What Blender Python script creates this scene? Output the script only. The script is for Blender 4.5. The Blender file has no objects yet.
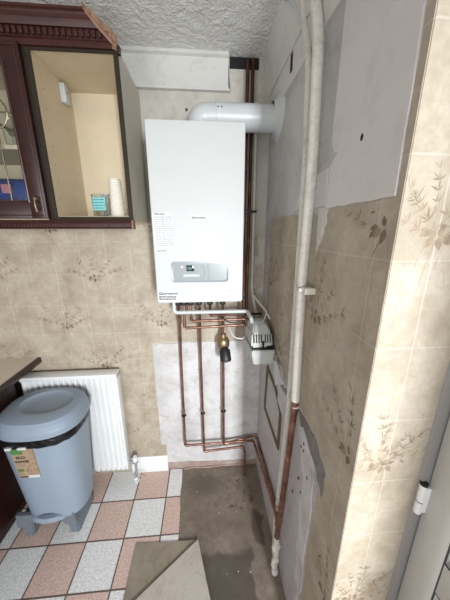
import bpy, bmesh, math, random
from mathutils import Vector, Matrix
random.seed(7)
sc = bpy.context.scene
col = sc.collection
R = math.radians

# ------------------------------------------------------------------ camera
cd = bpy.data.cameras.new('camera'); cam = bpy.data.objects.new('camera', cd); col.objects.link(cam)
cd.sensor_fit = 'VERTICAL'; cd.sensor_height = 36; cd.lens = 248.0 * 36 / 600; cd.clip_start = .02
cam.location = (0, -1.40, 1.61); cam.rotation_euler = (R(90 - 15.4), 0, R(-4.5))
sc.camera = cam
# ------------------------------------------------------------------ world, lights, exposure
w = bpy.data.worlds.new('world'); sc.world = w; w.use_nodes = True
w.node_tree.nodes['Background'].inputs[0].default_value = (.965, .965, .96, 1)
w.node_tree.nodes['Background'].inputs[1].default_value = .80
def area(name, loc, target, sx, sy, power, color=(1, 1, 1)):
    l = bpy.data.lights.new(name, 'AREA'); l.shape = 'RECTANGLE'; l.size = sx; l.size_y = sy
    l.energy = power; l.color = color
    o = bpy.data.objects.new(name, l); col.objects.link(o); o.location = loc
    o.rotation_euler = (Vector(target) - Vector(loc)).to_track_quat('-Z', 'Y').to_euler()
    return o
key = area('daylight_window', (.665, -3.4, 1.50), (.12, 0, .72), .22, .9, 30, (.90, .955, 1))
key.data.spread = R(84)
area('ceiling_fill', (-.9, -3.0, 1.1), (-.1, 0, 2.2), 1.6, 1.2, 22, (.94, .97, 1))  # added fill lamp, aimed upwards to brighten the ceiling
vs = sc.view_settings
vs.view_transform = 'Standard'; vs.look = 'None'; vs.gamma = 1; vs.use_curve_mapping = False; vs.exposure = 0.07

# ------------------------------------------------------------------ materials
def base(name, rough=.6, metal=0., spec=.5):
    m = bpy.data.materials.new(name); m.use_nodes = True
    b = m.node_tree.nodes['Principled BSDF']
    b.inputs['Roughness'].default_value = rough; b.inputs['Metallic'].default_value = metal
    b.inputs['Specular IOR Level'].default_value = spec
    return m, m.node_tree, b
def N(nt, t, **k):
    n = nt.nodes.new(t)
    for a, v in k.items():
        if a.startswith('i_'): n.inputs[int(a[2:])].default_value = v
        else: setattr(n, a, v)
    return n
def coords(nt): return N(nt, 'ShaderNodeTexCoord').outputs['Object']
def noise(nt, vec, scale, detail=4, rough=.55, dist=0):
    n = N(nt, 'ShaderNodeTexNoise'); nt.links.new(vec, n.inputs['Vector'])
    n.inputs['Scale'].default_value = scale; n.inputs['Detail'].default_value = detail
    n.inputs['Roughness'].default_value = rough; n.inputs['Distortion'].default_value = dist
    return n.outputs['Fac']
def ramp(nt, fac, stops):
    r = N(nt, 'ShaderNodeValToRGB'); nt.links.new(fac, r.inputs[0]); e = r.color_ramp.elements
    while len(e) < len(stops): e.new(.5)
    for x, (p, c) in zip(e, stops):
        x.position = p; x.color = (*c, 1) if not isinstance(c, (int, float)) else (c, c, c, 1)
    return r.outputs[0]
def mixc(nt, fac, a, b, mode='MIX'):
    m = N(nt, 'ShaderNodeMix', data_type='RGBA', blend_type=mode)
    for s, v in ((0, fac), (6, a), (7, b)):
        if hasattr(v, 'default_value'): nt.links.new(v, m.inputs[s])
        else: m.inputs[s].default_value = (*v, 1) if isinstance(v, tuple) else v
    return m.outputs[2]
def math_(nt, op, a, b=None, c=None):
    n = N(nt, 'ShaderNodeMath', operation=op)
    for i, v in enumerate((a, b, c)):
        if v is None: continue
        if hasattr(v, 'default_value'): nt.links.new(v, n.inputs[i])
        else: n.inputs[i].default_value = v
    return n.outputs[0]
def bump(nt, b, h, strength=.3, dist=.002):
    n = N(nt, 'ShaderNodeBump'); n.inputs['Strength'].default_value = strength; n.inputs['Distance'].default_value = dist
    nt.links.new(h, n.inputs['Height']); nt.links.new(n.outputs[0], b.inputs['Normal'])
def simple(name, c, rough=.5, metal=0., var=.12, scale=30, bmp=0., spec=.5, dist=.001):
    m, nt, b = base(name, rough, metal, spec)
    f = noise(nt, coords(nt), scale)
    lo = tuple(max(0, x * (1 - var)) for x in c); hi = tuple(min(1, x * (1 + var)) for x in c)
    nt.links.new(ramp(nt, f, [(.3, lo), (.7, hi)]), b.inputs['Base Color'])
    if bmp: bump(nt, b, f, bmp, dist)
    return m
def smooth_mask(nt, val, e0, e1):
    n = N(nt, 'ShaderNodeMapRange', interpolation_type='SMOOTHSTEP'); nt.links.new(val, n.inputs[0])
    n.inputs[1].default_value = e0; n.inputs[2].default_value = e1
    return n.outputs[0]

def wallpaper(name, axis, off):
    m, nt, b = base(name, .48, 0, .35)
    v = coords(nt); s = N(nt, 'ShaderNodeSeparateXYZ'); nt.links.new(v, s.inputs[0])
    u = s.outputs[axis]
    def grid(x, off, size, wd):
        x = math_(nt, 'ADD', x, -off); x = math_(nt, 'DIVIDE', x, size); x = math_(nt, 'FRACT', x)
        x = math_(nt, 'SUBTRACT', x, .5); x = math_(nt, 'ABSOLUTE', x)
        return smooth_mask(nt, x, .5 - wd / size, .5 - .2 * wd / size)
    wob = math_(nt, 'MULTIPLY', math_(nt, 'SUBTRACT', noise(nt, v, 9), .5), .006)
    g = math_(nt, 'MAXIMUM', grid(math_(nt, 'ADD', u, wob), off, .134, .0032), grid(math_(nt, 'ADD', s.outputs[2], wob), 1.558, .1735, .0032))
    n1 = noise(nt, v, 9, 6, .65, .4); n2 = noise(nt, v, 48, 5, .7, .8)
    c = ramp(nt, n1, [(.25, (.285, .23, .17)), (.5, (.425, .36, .28)), (.75, (.54, .48, .39))])
    c = mixc(nt, math_(nt, 'MULTIPLY', ramp(nt, n2, [(.38, 0), (.72, 1)]), .55), c, (.32, .255, .18))
    c = mixc(nt, math_(nt, 'MULTIPLY', g, .22), c, (.70, .645, .55))
    nt.links.new(c, b.inputs['Base Color'])
    h = math_(nt, 'SUBTRACT', math_(nt, 'MULTIPLY', n2, .6), math_(nt, 'MULTIPLY', g, .9))
    bump(nt, b, h, .5, .0015)
    return m
M = {}
M['paper_x'] = wallpaper('printed_wallpaper_back', 0, -.803)
M['paper_y'] = wallpaper('printed_wallpaper_side', 1, -.793)
M['paper_n'] = wallpaper('printed_wallpaper_nib', 0, .41)
M['leaf_dark'] = simple('wallpaper_leaf_brown', (.17, .115, .07), .55, var=.35, scale=60)
M['leaf_mid'] = simple('wallpaper_leaf_tan', (.265, .20, .13), .55, var=.3, scale=60)
M['leaf_pale'] = simple('wallpaper_leaf_pale', (.33, .265, .185), .55, var=.2, scale=60)
M['paper_back'] = simple('torn_paper_backing', (.62, .60, .55), .85, var=.12, scale=80, bmp=.3)

M['leaf_faint'] = simple('wallpaper_leaf_faint', (.42, .345, .255), .55, var=.2, scale=60)
def dirty(name, clean, dirt, d2, lo=.45, hi=.75, scale=5, rough=.7, bmp=.25):
    m, nt, b = base(name, rough, 0, .3)
    v = coords(nt)
    n1 = noise(nt, v, scale, 7, .65, .6); n2 = noise(nt, v, scale * 3.3, 6, .7, 1.2); n3 = noise(nt, v, 90, 3)
    c = mixc(nt, ramp(nt, n1, [(lo, 0), (hi, 1)]), clean, dirt)
    c = mixc(nt, math_(nt, 'MULTIPLY', ramp(nt, n2, [(.52, 0), (.75, 1)]), .6), c, d2)
    nt.links.new(c, b.inputs['Base Color'])
    bump(nt, b, math_(nt, 'ADD', n2, math_(nt, 'MULTIPLY', n3, .3)), bmp, .003)
    return m
M['wall_white'] = dirty('scuffed_white_wall', (.55, .53, .505), (.40, .38, .36), (.30, .28, .26), .42, .8, 3.5)
M['wall_board'] = dirty('smooth_painted_lining', (.64, .60, .58), (.56, .52, .50), (.52, .48, .45), .45, .9, 3, .6, .08)
M['wall_grey'] = dirty('mottled_grey_paint', (.50, .48, .46), (.33, .32, .31), (.25, .24, .23), .4, .8, 4)
M['plaster_white'] = dirty('white_bare_plaster', (.60, .58, .57), (.43, .40, .38), (.28, .23, .195), .42, .72, 5)
M['plaster_mauve'] = dirty('mauve_bare_plaster', (.50, .455, .45), (.40, .36, .36), (.27, .24, .235), .45, .8, 5)
M['smear'] = dirty('dark_grey_mortar_smear', (.21, .20, .19), (.13, .125, .12), (.30, .28, .27), .45, .7, 14)
M['pink_strip'] = dirty('pink_paint_residue', (.36, .245, .20), (.40, .35, .31), (.22, .17, .14), .45, .7, 12)
M['cream_wall'] = dirty('old_cream_wall', (.50, .475, .42), (.38, .35, .29), (.29, .26, .21), .45, .8, 5)
M['filler'] = simple('lumpy_white_filler', (.62, .60, .54), .8, var=.15, scale=40, bmp=.6, dist=.004)
M['coving'] = dirty('painted_coving', (.60, .585, .55), (.50, .48, .44), (.42, .40, .36), .5, .85, 5, .5, .1)

# artex ceiling
m, nt, b = base('artex_ceiling', .55, 0, .4); v = coords(nt)
n1 = noise(nt, v, 7.5, 2, .5, 4.5); n2 = noise(nt, v, 15, 3, .6, 5.0)
h = math_(nt, 'ADD', math_(nt, 'POWER', n1, 1.5), math_(nt, 'MULTIPLY', n2, .8))
nt.links.new(ramp(nt, noise(nt, v, 3), [(.3, (.72, .705, .68)), (.7, (.80, .785, .76))]), b.inputs['Base Color'])
bump(nt, b, h, .55, .022); M['ceiling'] = m
m, nt, b = base('soft_artex_cove', .55, 0, .4); v = coords(nt)
nt.links.new(ramp(nt, noise(nt, v, 4), [(.3, (.62, .60, .57)), (.7, (.74, .72, .69))]), b.inputs['Base Color'])
bump(nt, b, noise(nt, v, 9, 3, .6, 2), .35, .012); M['cove'] = m

# concrete floor with damp patches
m, nt, b = base('damp_concrete', .7, 0, .4); v = coords(nt)
s = N(nt, 'ShaderNodeSeparateXYZ'); nt.links.new(v, s.inputs[0])
n1 = noise(nt, v, 4, 8, .7, .5); n2 = noise(nt, v, 22, 7, .7); n3 = noise(nt, v, 120, 2)
c = ramp(nt, n1, [(.3, (.155, .12, .09)), (.5, (.225, .18, .14)), (.72, (.33, .28, .225))])
c = mixc(nt, math_(nt, 'MULTIPLY', ramp(nt, n2, [(.42, 0), (.7, 1)]), .5), c, (.12, .09, .065))
c = mixc(nt, ramp(nt, n3, [(.72, 0), (.80, 1)]), c, (.42, .38, .33))
wob = math_(nt, 'MULTIPLY', math_(nt, 'SUBTRACT', noise(nt, v, 9, 5), .5), .11)
def ell(cx, cy, rx, ry, e0=.8, e1=1.15):
    a = math_(nt, 'POWER', math_(nt, 'DIVIDE', math_(nt, 'ADD', math_(nt, 'ADD', s.outputs[0], -cx), wob), rx), 2)
    d = math_(nt, 'POWER', math_(nt, 'DIVIDE', math_(nt, 'ADD', math_(nt, 'ADD', s.outputs[1], -cy), wob), ry), 2)
    r = math_(nt, 'SQRT', math_(nt, 'ADD', a, d))
    return math_(nt, 'SUBTRACT', 1.0, smooth_mask(nt, r, e0, e1))
c = mixc(nt, math_(nt, 'MULTIPLY', ell(-.03, -.13, .15, .10, .4, 1.3), .6), c, (.09, .072, .055))
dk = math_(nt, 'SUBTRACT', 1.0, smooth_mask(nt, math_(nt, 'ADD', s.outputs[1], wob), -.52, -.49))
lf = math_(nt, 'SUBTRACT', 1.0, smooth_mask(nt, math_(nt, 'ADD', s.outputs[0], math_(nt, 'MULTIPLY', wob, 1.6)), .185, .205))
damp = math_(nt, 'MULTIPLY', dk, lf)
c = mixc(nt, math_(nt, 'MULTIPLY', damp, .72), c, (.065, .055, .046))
c = mixc(nt, math_(nt, 'MULTIPLY', ell(.265, -.40, .035, .10), .75), c, (.07, .055, .042))
c = mixc(nt, math_(nt, 'MULTIPLY', math_(nt, 'MULTIPLY', ell(.20, -.20, .09, .14), ramp(nt, noise(nt, v, 30, 4), [(.54, 0), (.66, 1)])), .8), c, (.085, .055, .035))
nt.links.new(c, b.inputs['Base Color'])
bump(nt, b, math_(nt, 'ADD', n2, math_(nt, 'MULTIPLY', n1, 1.5)), .5, .004)
M['concrete'] = m

# vinyl tiles
m, nt, b = base('pink_and_white_tiles', .42, 0, .4); v = coords(nt)
s = N(nt, 'ShaderNodeSeparateXYZ'); nt.links.new(v, s.inputs[0])
def cell(x, off, size):
    x = math_(nt, 'DIVIDE', math_(nt, 'ADD', x, -off), size); fl = math_(nt, 'FLOOR', x); fr = math_(nt, 'FRACT', x)
    return fl, smooth_mask(nt, math_(nt, 'ABSOLUTE', math_(nt, 'SUBTRACT', fr, .5)), .5 - .0045 / size, .5 - .0028 / size)
fx, gx = cell(s.outputs[0], -.669, .196); fy, gy = cell(s.outputs[1], -.201, .2025)
par = math_(nt, 'FRACT', math_(nt, 'MULTIPLY', math_(nt, 'ADD', math_(nt, 'ADD', fx, fy), 20.), .5))
par = math_(nt, 'LESS_THAN', par, .25)
fleck = ramp(nt, noise(nt, v, 130, 4, .75, .6), [(.44, 0), (.56, 1)])
white = mixc(nt, fleck, (.64, .63, .61), (.86, .855, .85)); pink = mixc(nt, fleck, (.54, .37, .31), (.72, .54, .47))
c = mixc(nt, par, pink, white)
c = mixc(nt, math_(nt, 'MAXIMUM', gx, gy), c, (.13, .09, .075))
nt.links.new(c, b.inputs['Base Color'])
M['tiles'] = m; TILE_PAR = par

# wood
def wood(name, c1, c2, rough=.35, axis_scale=(3, 3, 40)):
    m, nt, b = base(name, rough, 0, .5)
    mp = N(nt, 'ShaderNodeMapping'); nt.links.new(coords(nt), mp.inputs[0]); mp.inputs['Scale'].default_value = axis_scale
    f = noise(nt, mp.outputs[0], 3, 5, .6, .5)
    nt.links.new(ramp(nt, f, [(.3, c1), (.7, c2)]), b.inputs['Base Color']); bump(nt, b, f, .08, .001)
    return m
M['mahogany'] = wood('dark_mahogany', (.016, .0045, .004), (.036, .008, .006), .34, (4, 4, 30))
M['mahogany_h'] = wood('dark_mahogany_moulding', (.026, .007, .005), (.058, .014, .010), .34, (4, 30, 30))
M['mahogany_dark'] = wood('deep_mahogany', (.016, .005, .004), (.030, .008, .006), .4, (4, 4, 30))  # mahogany tone slightly darker and rougher than the doors
M['raw_wood'] = wood('raw_pine_break', (.30, .18, .115), (.17, .08, .05), .8, (40, 10, 10))
M['edge'] = simple('dark_edge_banding', (.030, .023, .016), .6, spec=.15)
M['carcass'] = simple('cream_melamine', (.60, .50, .35), .5, var=.05, scale=12)
M['side_panel'] = simple('pale_cabinet_side', (.50, .46, .38), .55, var=.08, scale=10)
M['laminate'] = simple('beige_laminate_worktop', (.66, .58, .48), .4, var=.15, scale=120)
M['white_enamel'] = simple('white_boiler_enamel', (.545, .55, .538), .45, var=.01, scale=3, spec=.15)
M['white_plastic'] = simple('white_plastic', (.52, .54, .535), .35, var=.04, scale=10)
M['pump_plastic'] = simple('pale_grey_plastic', (.52, .53, .50), .5, var=.06, scale=20)
M['radiator'] = simple('white_radiator_enamel', (.76, .765, .755), .3, var=.03, scale=6)
M['panel_grey'] = simple('silver_grey_panel', (.22, .235, .24), .3, metal=.1, var=.03)
M['panel_rim'] = simple('pale_chrome_rim', (.34, .36, .365), .25, metal=.3, var=.03)
M['screen'] = simple('dark_display', (.012, .02, .022), .12, var=.1)
m, nt, b = base('lit_cyan_digits', .4); b.inputs['Base Color'].default_value = (.1, .6, .7, 1)
b.inputs['Emission Color'].default_value = (.2, .8, .95, 1); b.inputs['Emission Strength'].default_value = .35; M['digits'] = m
M['ink'] = simple('black_print', (.03, .03, .035), .6)
M['grey_ink'] = simple('grey_print', (.25, .26, .27), .6)
M['sticker'] = simple('white_paper_sticker', (.60, .61, .60), .6, var=.03)
M['black'] = simple('black_plastic', (.012, .012, .013), .45)
M['brass'] = simple('aged_brass', (.32, .23, .12), .38, metal=.8, var=.25, scale=30)
M['bag'] = simple('black_bin_liner', (.005, .005, .006), .3, var=.3, scale=40, bmp=.8, dist=.01)
M['bin'] = simple('blue_grey_plastic', (.265, .32, .39), .42, var=.03, scale=6)
M['bin_lid'] = simple('blue_grey_lid_plastic', (.245, .295, .36), .45, var=.03, scale=6)
M['bin_foot'] = simple('mid_grey_plastic', (.15, .175, .205), .45, var=.04, scale=6)
M['kraft'] = simple('kraft_card_label', (.34, .235, .145), .7, var=.25, scale=60)
M['green'] = simple('green_print', (.06, .20, .05), .6)
M['board'] = dirty('worn_hardboard', (.31, .265, .205), (.21, .175, .13), (.12, .095, .07), .4, .75, 8, .75, .15)
M['board_pale'] = dirty('pale_worn_sheet', (.50, .45, .39), (.38, .33, .275), (.26, .22, .18), .45, .8, 8, .7, .15)
M['board_edge'] = simple('pale_sheet_edge', (.36, .27, .19), .8)
M['upvc'] = simple('pale_grey_upvc', (.50, .485, .465), .4, var=.03, scale=4)
M['upvc_frame'] = simple('grey_door_frame', (.26, .25, .235), .5, var=.03, scale=4)
M['gasket'] = simple('dark_rubber_gasket', (.05, .05, .05), .6)
M['blue_pack'] = simple('dark_blue_wrapper', (.012, .035, .16), .25, var=.3, scale=14, bmp=.5, dist=.006)
M['pink_print'] = simple('pink_print_panel', (.40, .16, .18), .5)
M['teal'] = simple('turquoise_label', (.17, .50, .50), .55, var=.05)
M['roll'] = simple('white_ridged_cup', (.70, .66, .58), .5, var=.03)
M['green_brown'] = simple('olive_adhesive_bead', (.105, .082, .04), .7, var=.3, scale=60, bmp=.5)
M['painted_pipe'] = dirty('old_cream_gloss_pipe', (.66, .63, .56), (.52, .48, .41), (.28, .24, .19), .5, .8, 14, .4, .2)
M['hole'] = simple('dark_hole', (.01, .01, .01), .9)
M['pewter'] = simple('aged_pewter_metal', (.22, .17, .11), .4, metal=.9, var=.2)
# copper
def copper(name, a, b_, c_):
    m, nt, b = base(name, .36, .75, .5)
    f = noise(nt, coords(nt), 14, 6, .65, .4)
    nt.links.new(ramp(nt, f, [(.3, a), (.52, b_), (.75, c_)]), b.inputs['Base Color'])
    nt.links.new(ramp(nt, f, [(.3, .5), (.7, .3)]), b.inputs['Roughness'])
    return m
M['copper'] = copper('tarnished_copper', (.12, .055, .036), (.27, .135, .092), (.42, .25, .18))
M['copper_dark'] = copper('dark_old_copper', (.045, .02, .014), (.09, .038, .026), (.16, .075, .05))
# glass
m, nt, b = base('clear_glass', .03); b.inputs['Transmission Weight'].default_value = 1; b.inputs['IOR'].default_value = 1.3
b.inputs['Base Color'].default_value = (.93, .96, .95, 1); M['glass'] = m
m = bpy.data.materials.new('thin_window_glass'); m.use_nodes = True; nt = m.node_tree; nt.nodes.clear()
out = N(nt, 'ShaderNodeOutputMaterial'); mx = N(nt, 'ShaderNodeMixShader'); tr = N(nt, 'ShaderNodeBsdfTransparent'); gl = N(nt, 'ShaderNodeBsdfGlossy')
tr.inputs[0].default_value = (.93, .95, .95, 1); gl.inputs['Roughness'].default_value = .04; mx.inputs[0].default_value = .04
nt.links.new(tr.outputs[0], mx.inputs[1]); nt.links.new(gl.outputs[0], mx.inputs[2]); nt.links.new(mx.outputs[0], out.inputs[0]); M['pane'] = m
m, nt, b = base('obscured_door_glass', .5); b.inputs['Base Color'].default_value = (.72, .80, .88, 1); b.inputs['Transmission Weight'].default_value = .55; b.inputs['Roughness'].default_value = .6; M['obscured'] = m

# ------------------------------------------------------------------ geometry helpers
ORG = {}
def thing(name, label, cat, loc=(0, 0, 0), group=None):
    o = bpy.data.objects.new(name, None); col.objects.link(o); o.location = loc; o.empty_display_size = .05
    o['label'] = label; o['category'] = cat
    if group: o['group'] = group
    ORG[o.name] = Vector(loc); return o
def tag(o, label, cat, group=None):
    o['label'] = label; o['category'] = cat
    if group: o['group'] = group
    return o
def obj(name, bm, mats, parent=None, loc=None, ang=38, label=None):
    org = ORG[parent.name] if parent is not None else Vector(loc or (0, 0, 0))
    bmesh.ops.translate(bm, verts=bm.verts, vec=-org)
    bmesh.ops.recalc_face_normals(bm, faces=bm.faces)
    for f in bm.faces: f.smooth = True
    for e in bm.edges:
        if len(e.link_faces) == 2: e.smooth = e.calc_face_angle(0) < R(ang)
        else: e.smooth = False
    me = bpy.data.meshes.new(name); bm.to_mesh(me); bm.free()
    for mm in (mats if isinstance(mats, (list, tuple)) else [mats]): me.materials.append(mm)
    o = bpy.data.objects.new(name, me); col.objects.link(o)
    if parent is not None: o.parent = parent
    else: o.location = org
    ORG[o.name] = org
    if label: o['label'] = label
    return o
def struct(name, bm, mats, parent=None, **k):
    o = obj(name, bm, mats, parent, **k)
    if parent is None: o['kind'] = 'structure'
    return o
def B(): return bmesh.new()
def box(bm, x0, x1, y0, y1, z0, z1, bev=0, seg=2, mi=0):
    r = bmesh.ops.create_cube(bm, size=1)
    vs_ = r['verts']
    for v in vs_:
        v.co = Vector((x0 + (v.co.x + .5) * (x1 - x0), y0 + (v.co.y + .5) * (y1 - y0), z0 + (v.co.z + .5) * (z1 - z0)))
    fs = set(f for v in vs_ for f in v.link_faces)
    for f in fs: f.material_index = mi
    if bev:
        es = list(set(e for v in vs_ for e in v.link_edges))
        bmesh.ops.bevel(bm, geom=es, offset=bev, segments=seg, affect='EDGES', profile=.5)
    return vs_
def prism(bm, poly, d0, d1, to3, mi=0, bev=0):
    """poly in (u,v); extruded from depth d0 to d1; to3(u,v,d)->xyz"""
    a = [bm.verts.new(to3(u, v, d0)) for u, v in poly]; c = [bm.verts.new(to3(u, v, d1)) for u, v in poly]
    n = len(poly); fs = [bm.faces.new(a), bm.faces.new(c[::-1])]
    for i in range(n): fs.append(bm.faces.new((a[i], c[i], c[(i + 1) % n], a[(i + 1) % n])))
    for f in fs: f.material_index = mi
    if bev: bmesh.ops.bevel(bm, geom=list(fs[1].edges), offset=bev, segments=2, affect='EDGES', profile=.5)
    return fs
XZ = lambda u, v, d: (u, d, v)      # face in the xz plane (walls facing -y)
YZ = lambda u, v, d: (d, u, v)      # face in the yz plane
XY = lambda u, v, d: (u, v, d)
def fillet(pts, r, n=6):
    if r <= 0: return [Vector(p) for p in pts]
    P = [Vector(p) for p in pts]; out = [P[0]]
    for i in range(1, len(P) - 1):
        a, b_, c = P[i - 1], P[i], P[i + 1]
        d1 = (a - b_); d2 = (c - b_); rr = min(r, d1.length * .48, d2.length * .48)
        p1 = b_ + d1.normalized() * rr; p2 = b_ + d2.normalized() * rr
        for k in range(n + 1):
            t = k / n; out.append((1 - t) ** 2 * p1 + 2 * t * (1 - t) * b_ + t * t * p2)
    out.append(P[-1]); return out
def tube(bm, pts, r, fil=0, seg=14, mi=0, radii=None, caps=True):
    P = fillet(pts, fil); n = len(P)
    T = [((P[min(i + 1, n - 1)] - P[max(i - 1, 0)]).normalized()) for i in range(n)]
    ref = Vector((0, 0, 1)) if abs(T[0].z) < .9 else Vector((1, 0, 0))
    u = T[0].cross(ref).normalized(); rings = []
    for i in range(n):
        u = (u - T[i] * u.dot(T[i])).normalized(); v = T[i].cross(u)
        rr = radii[i] if radii else r
        rings.append([bm.verts.new(P[i] + (u * math.cos(a) + v * math.sin(a)) * rr) for a in [2 * math.pi * k / seg for k in range(seg)]])
    for i in range(n - 1):
        for k in range(seg):
            f = bm.faces.new((rings[i][k], rings[i][(k + 1) % seg], rings[i + 1][(k + 1) % seg], rings[i + 1][k])); f.material_index = mi
    if caps:
        for rg in (rings[0], rings[-1]): bm.faces.new(rg).material_index = mi
def lathe(bm, prof, base_, axis=(0, 0, 1), seg=28, mi=0):
    """prof: list of (radius, height along the axis); closes with a disc where r == 0"""
    ax = Vector(axis).normalized(); ref = Vector((0, 0, 1)) if abs(ax.z) < .9 else Vector((1, 0, 0))
    u = ax.cross(ref).normalized(); v = ax.cross(u); b0 = Vector(base_); rings = []
    for r, h in prof:
        if r < 1e-6: rings.append([bm.verts.new(b0 + ax * h)])
        else: rings.append([bm.verts.new(b0 + ax * h + (u * math.cos(a) + v * math.sin(a)) * r) for a in [2 * math.pi * k / seg for k in range(seg)]])
    for A, C in zip(rings[:-1], rings[1:]):
        for k in range(seg):
            k2 = (k + 1) % seg
            if len(A) == 1 and len(C) == 1: continue
            if len(A) == 1: f = bm.faces.new((A[0], C[k], C[k2]))
            elif len(C) == 1: f = bm.faces.new((A[k], A[k2], C[0]))
            else: f = bm.faces.new((A[k], A[k2], C[k2], C[k]))
            f.material_index = mi
def sphere(bm, c, r, sx=1, sy=1, sz=1, seg=14):
    rr = bmesh.ops.create_uvsphere(bm, u_segments=seg, v_segments=seg // 2 + 1, radius=r)
    for v in rr['verts']: v.co = Vector((c[0] + v.co.x * sx, c[1] + v.co.y * sy, c[2] + v.co.z * sz))
def rrect(cx, cy, hx, hy, r, n=6):
    out = []
    for (sx, sy, a0) in ((1, 1, 0), (-1, 1, 90), (-1, -1, 180), (1, -1, 270)):
        for k in range(n + 1):
            a = R(a0 + 90 * k / n); out.append((cx + sx * (hx - r) + r * math.cos(a), cy + sy * (hy - r) + r * math.sin(a)))
    return out
def text(name, s, size, pos, mat, parent, rot=(R(90), 0, 0), depth=.0002, align='LEFT', bold=False):
    cu = bpy.data.curves.new(name, 'FONT'); cu.body = s; cu.size = size; cu.extrude = depth; cu.align_x = align
    if bold: cu.offset = size * .034
    t = bpy.data.objects.new(name + '_tmp', cu); col.objects.link(t)
    bpy.context.view_layer.update()
    me = bpy.data.meshes.new_from_object(t.evaluated_get(bpy.context.evaluated_depsgraph_get()))
    bpy.data.objects.remove(t); bpy.data.curves.remove(cu)
    me.transform(Matrix.Translation(Vector(pos) - ORG[parent.name]) @ Matrix.Rotation(rot[2], 4, 'Z') @ Matrix.Rotation(rot[0], 4, 'X'))
    me.materials.clear(); me.materials.append(mat); me.name = name
    o = bpy.data.objects.new(name, me); col.objects.link(o); o.parent = parent; ORG[o.name] = ORG[parent.name]
    return o
def jag(p0, p1, n, amp, seed=0):
    """irregular edge points from p0 to p1 (p0 included, p1 not)"""
    rnd = random.Random(seed); a = Vector(p0); b_ = Vector(p1); d = b_ - a; nn = Vector((-d.y, d.x)).normalized(); out = [tuple(a)]
    for i in range(1, n): q = a + d * (i / n) + nn * rnd.uniform(-amp, amp); out.append((q.x, q.y))
    return out

XR = .335; YN = -.975; XL = -1.66; YB = -2.5; H = 2.39
# ------------------------------------------------------------------ room shell
bm = B(); box(bm, XL, XR + 1.2, YB, .0, -.10, -.005)
floor = struct('floor', bm, M['concrete'])
bm = B()
poly = [(XL, -.002)] + jag((-.35, -.002), (-.193, -.012), 3, .002, 1) + jag((-.193, -.012), (-.178, -.44), 8, .003, 2) + jag((-.178, -.44), (-.17, YB), 20, .004, 3) + [(-.17, YB), (XL, YB)]
prism(bm, poly, -.005, 0, XY); struct('tile_layer', bm, M['tiles'], floor, ang=30)
bm = B(); prism(bm, [(-.19, -.001), (-.18, -.018), (-.12, -.010), (-.02, -.016), (.1, -.008), (.2, -.012), (XR - .002, -.006), (XR - .002, -.001)], -.005, .004, XY)
struct('rubble_strip', bm, M['pink_strip'], floor)
bm = B(); box(bm, XL - .1, XR + 1.2, YB, .1, H, H + .08); struct('ceiling', bm, M['ceiling'])
bm = B(); box(bm, XL - .1, XR + .1, 0, .12, -.1, H); wb = struct('wall_back', bm, M['cream_wall'])
bm = B(); box(bm, XL - .1, XL, YB, 0, -.1, H); struct('wall_left', bm, M['cream_wall'])
bm = B(); box(bm, XR, XR + .165, YN, .1, -.1, H); wr = struct('wall_right', bm, M['wall_white'])
bm = B(); box(bm, 1.36, 1.5, YB, YN, -.1, H); struct('wall_side', bm, M['wall_white'])
bm = B(); box(bm, XR + .165, 1.5, YN, YN + .12, 2.12, H); struct('wall_above_door', bm, M['wall_white'])

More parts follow.
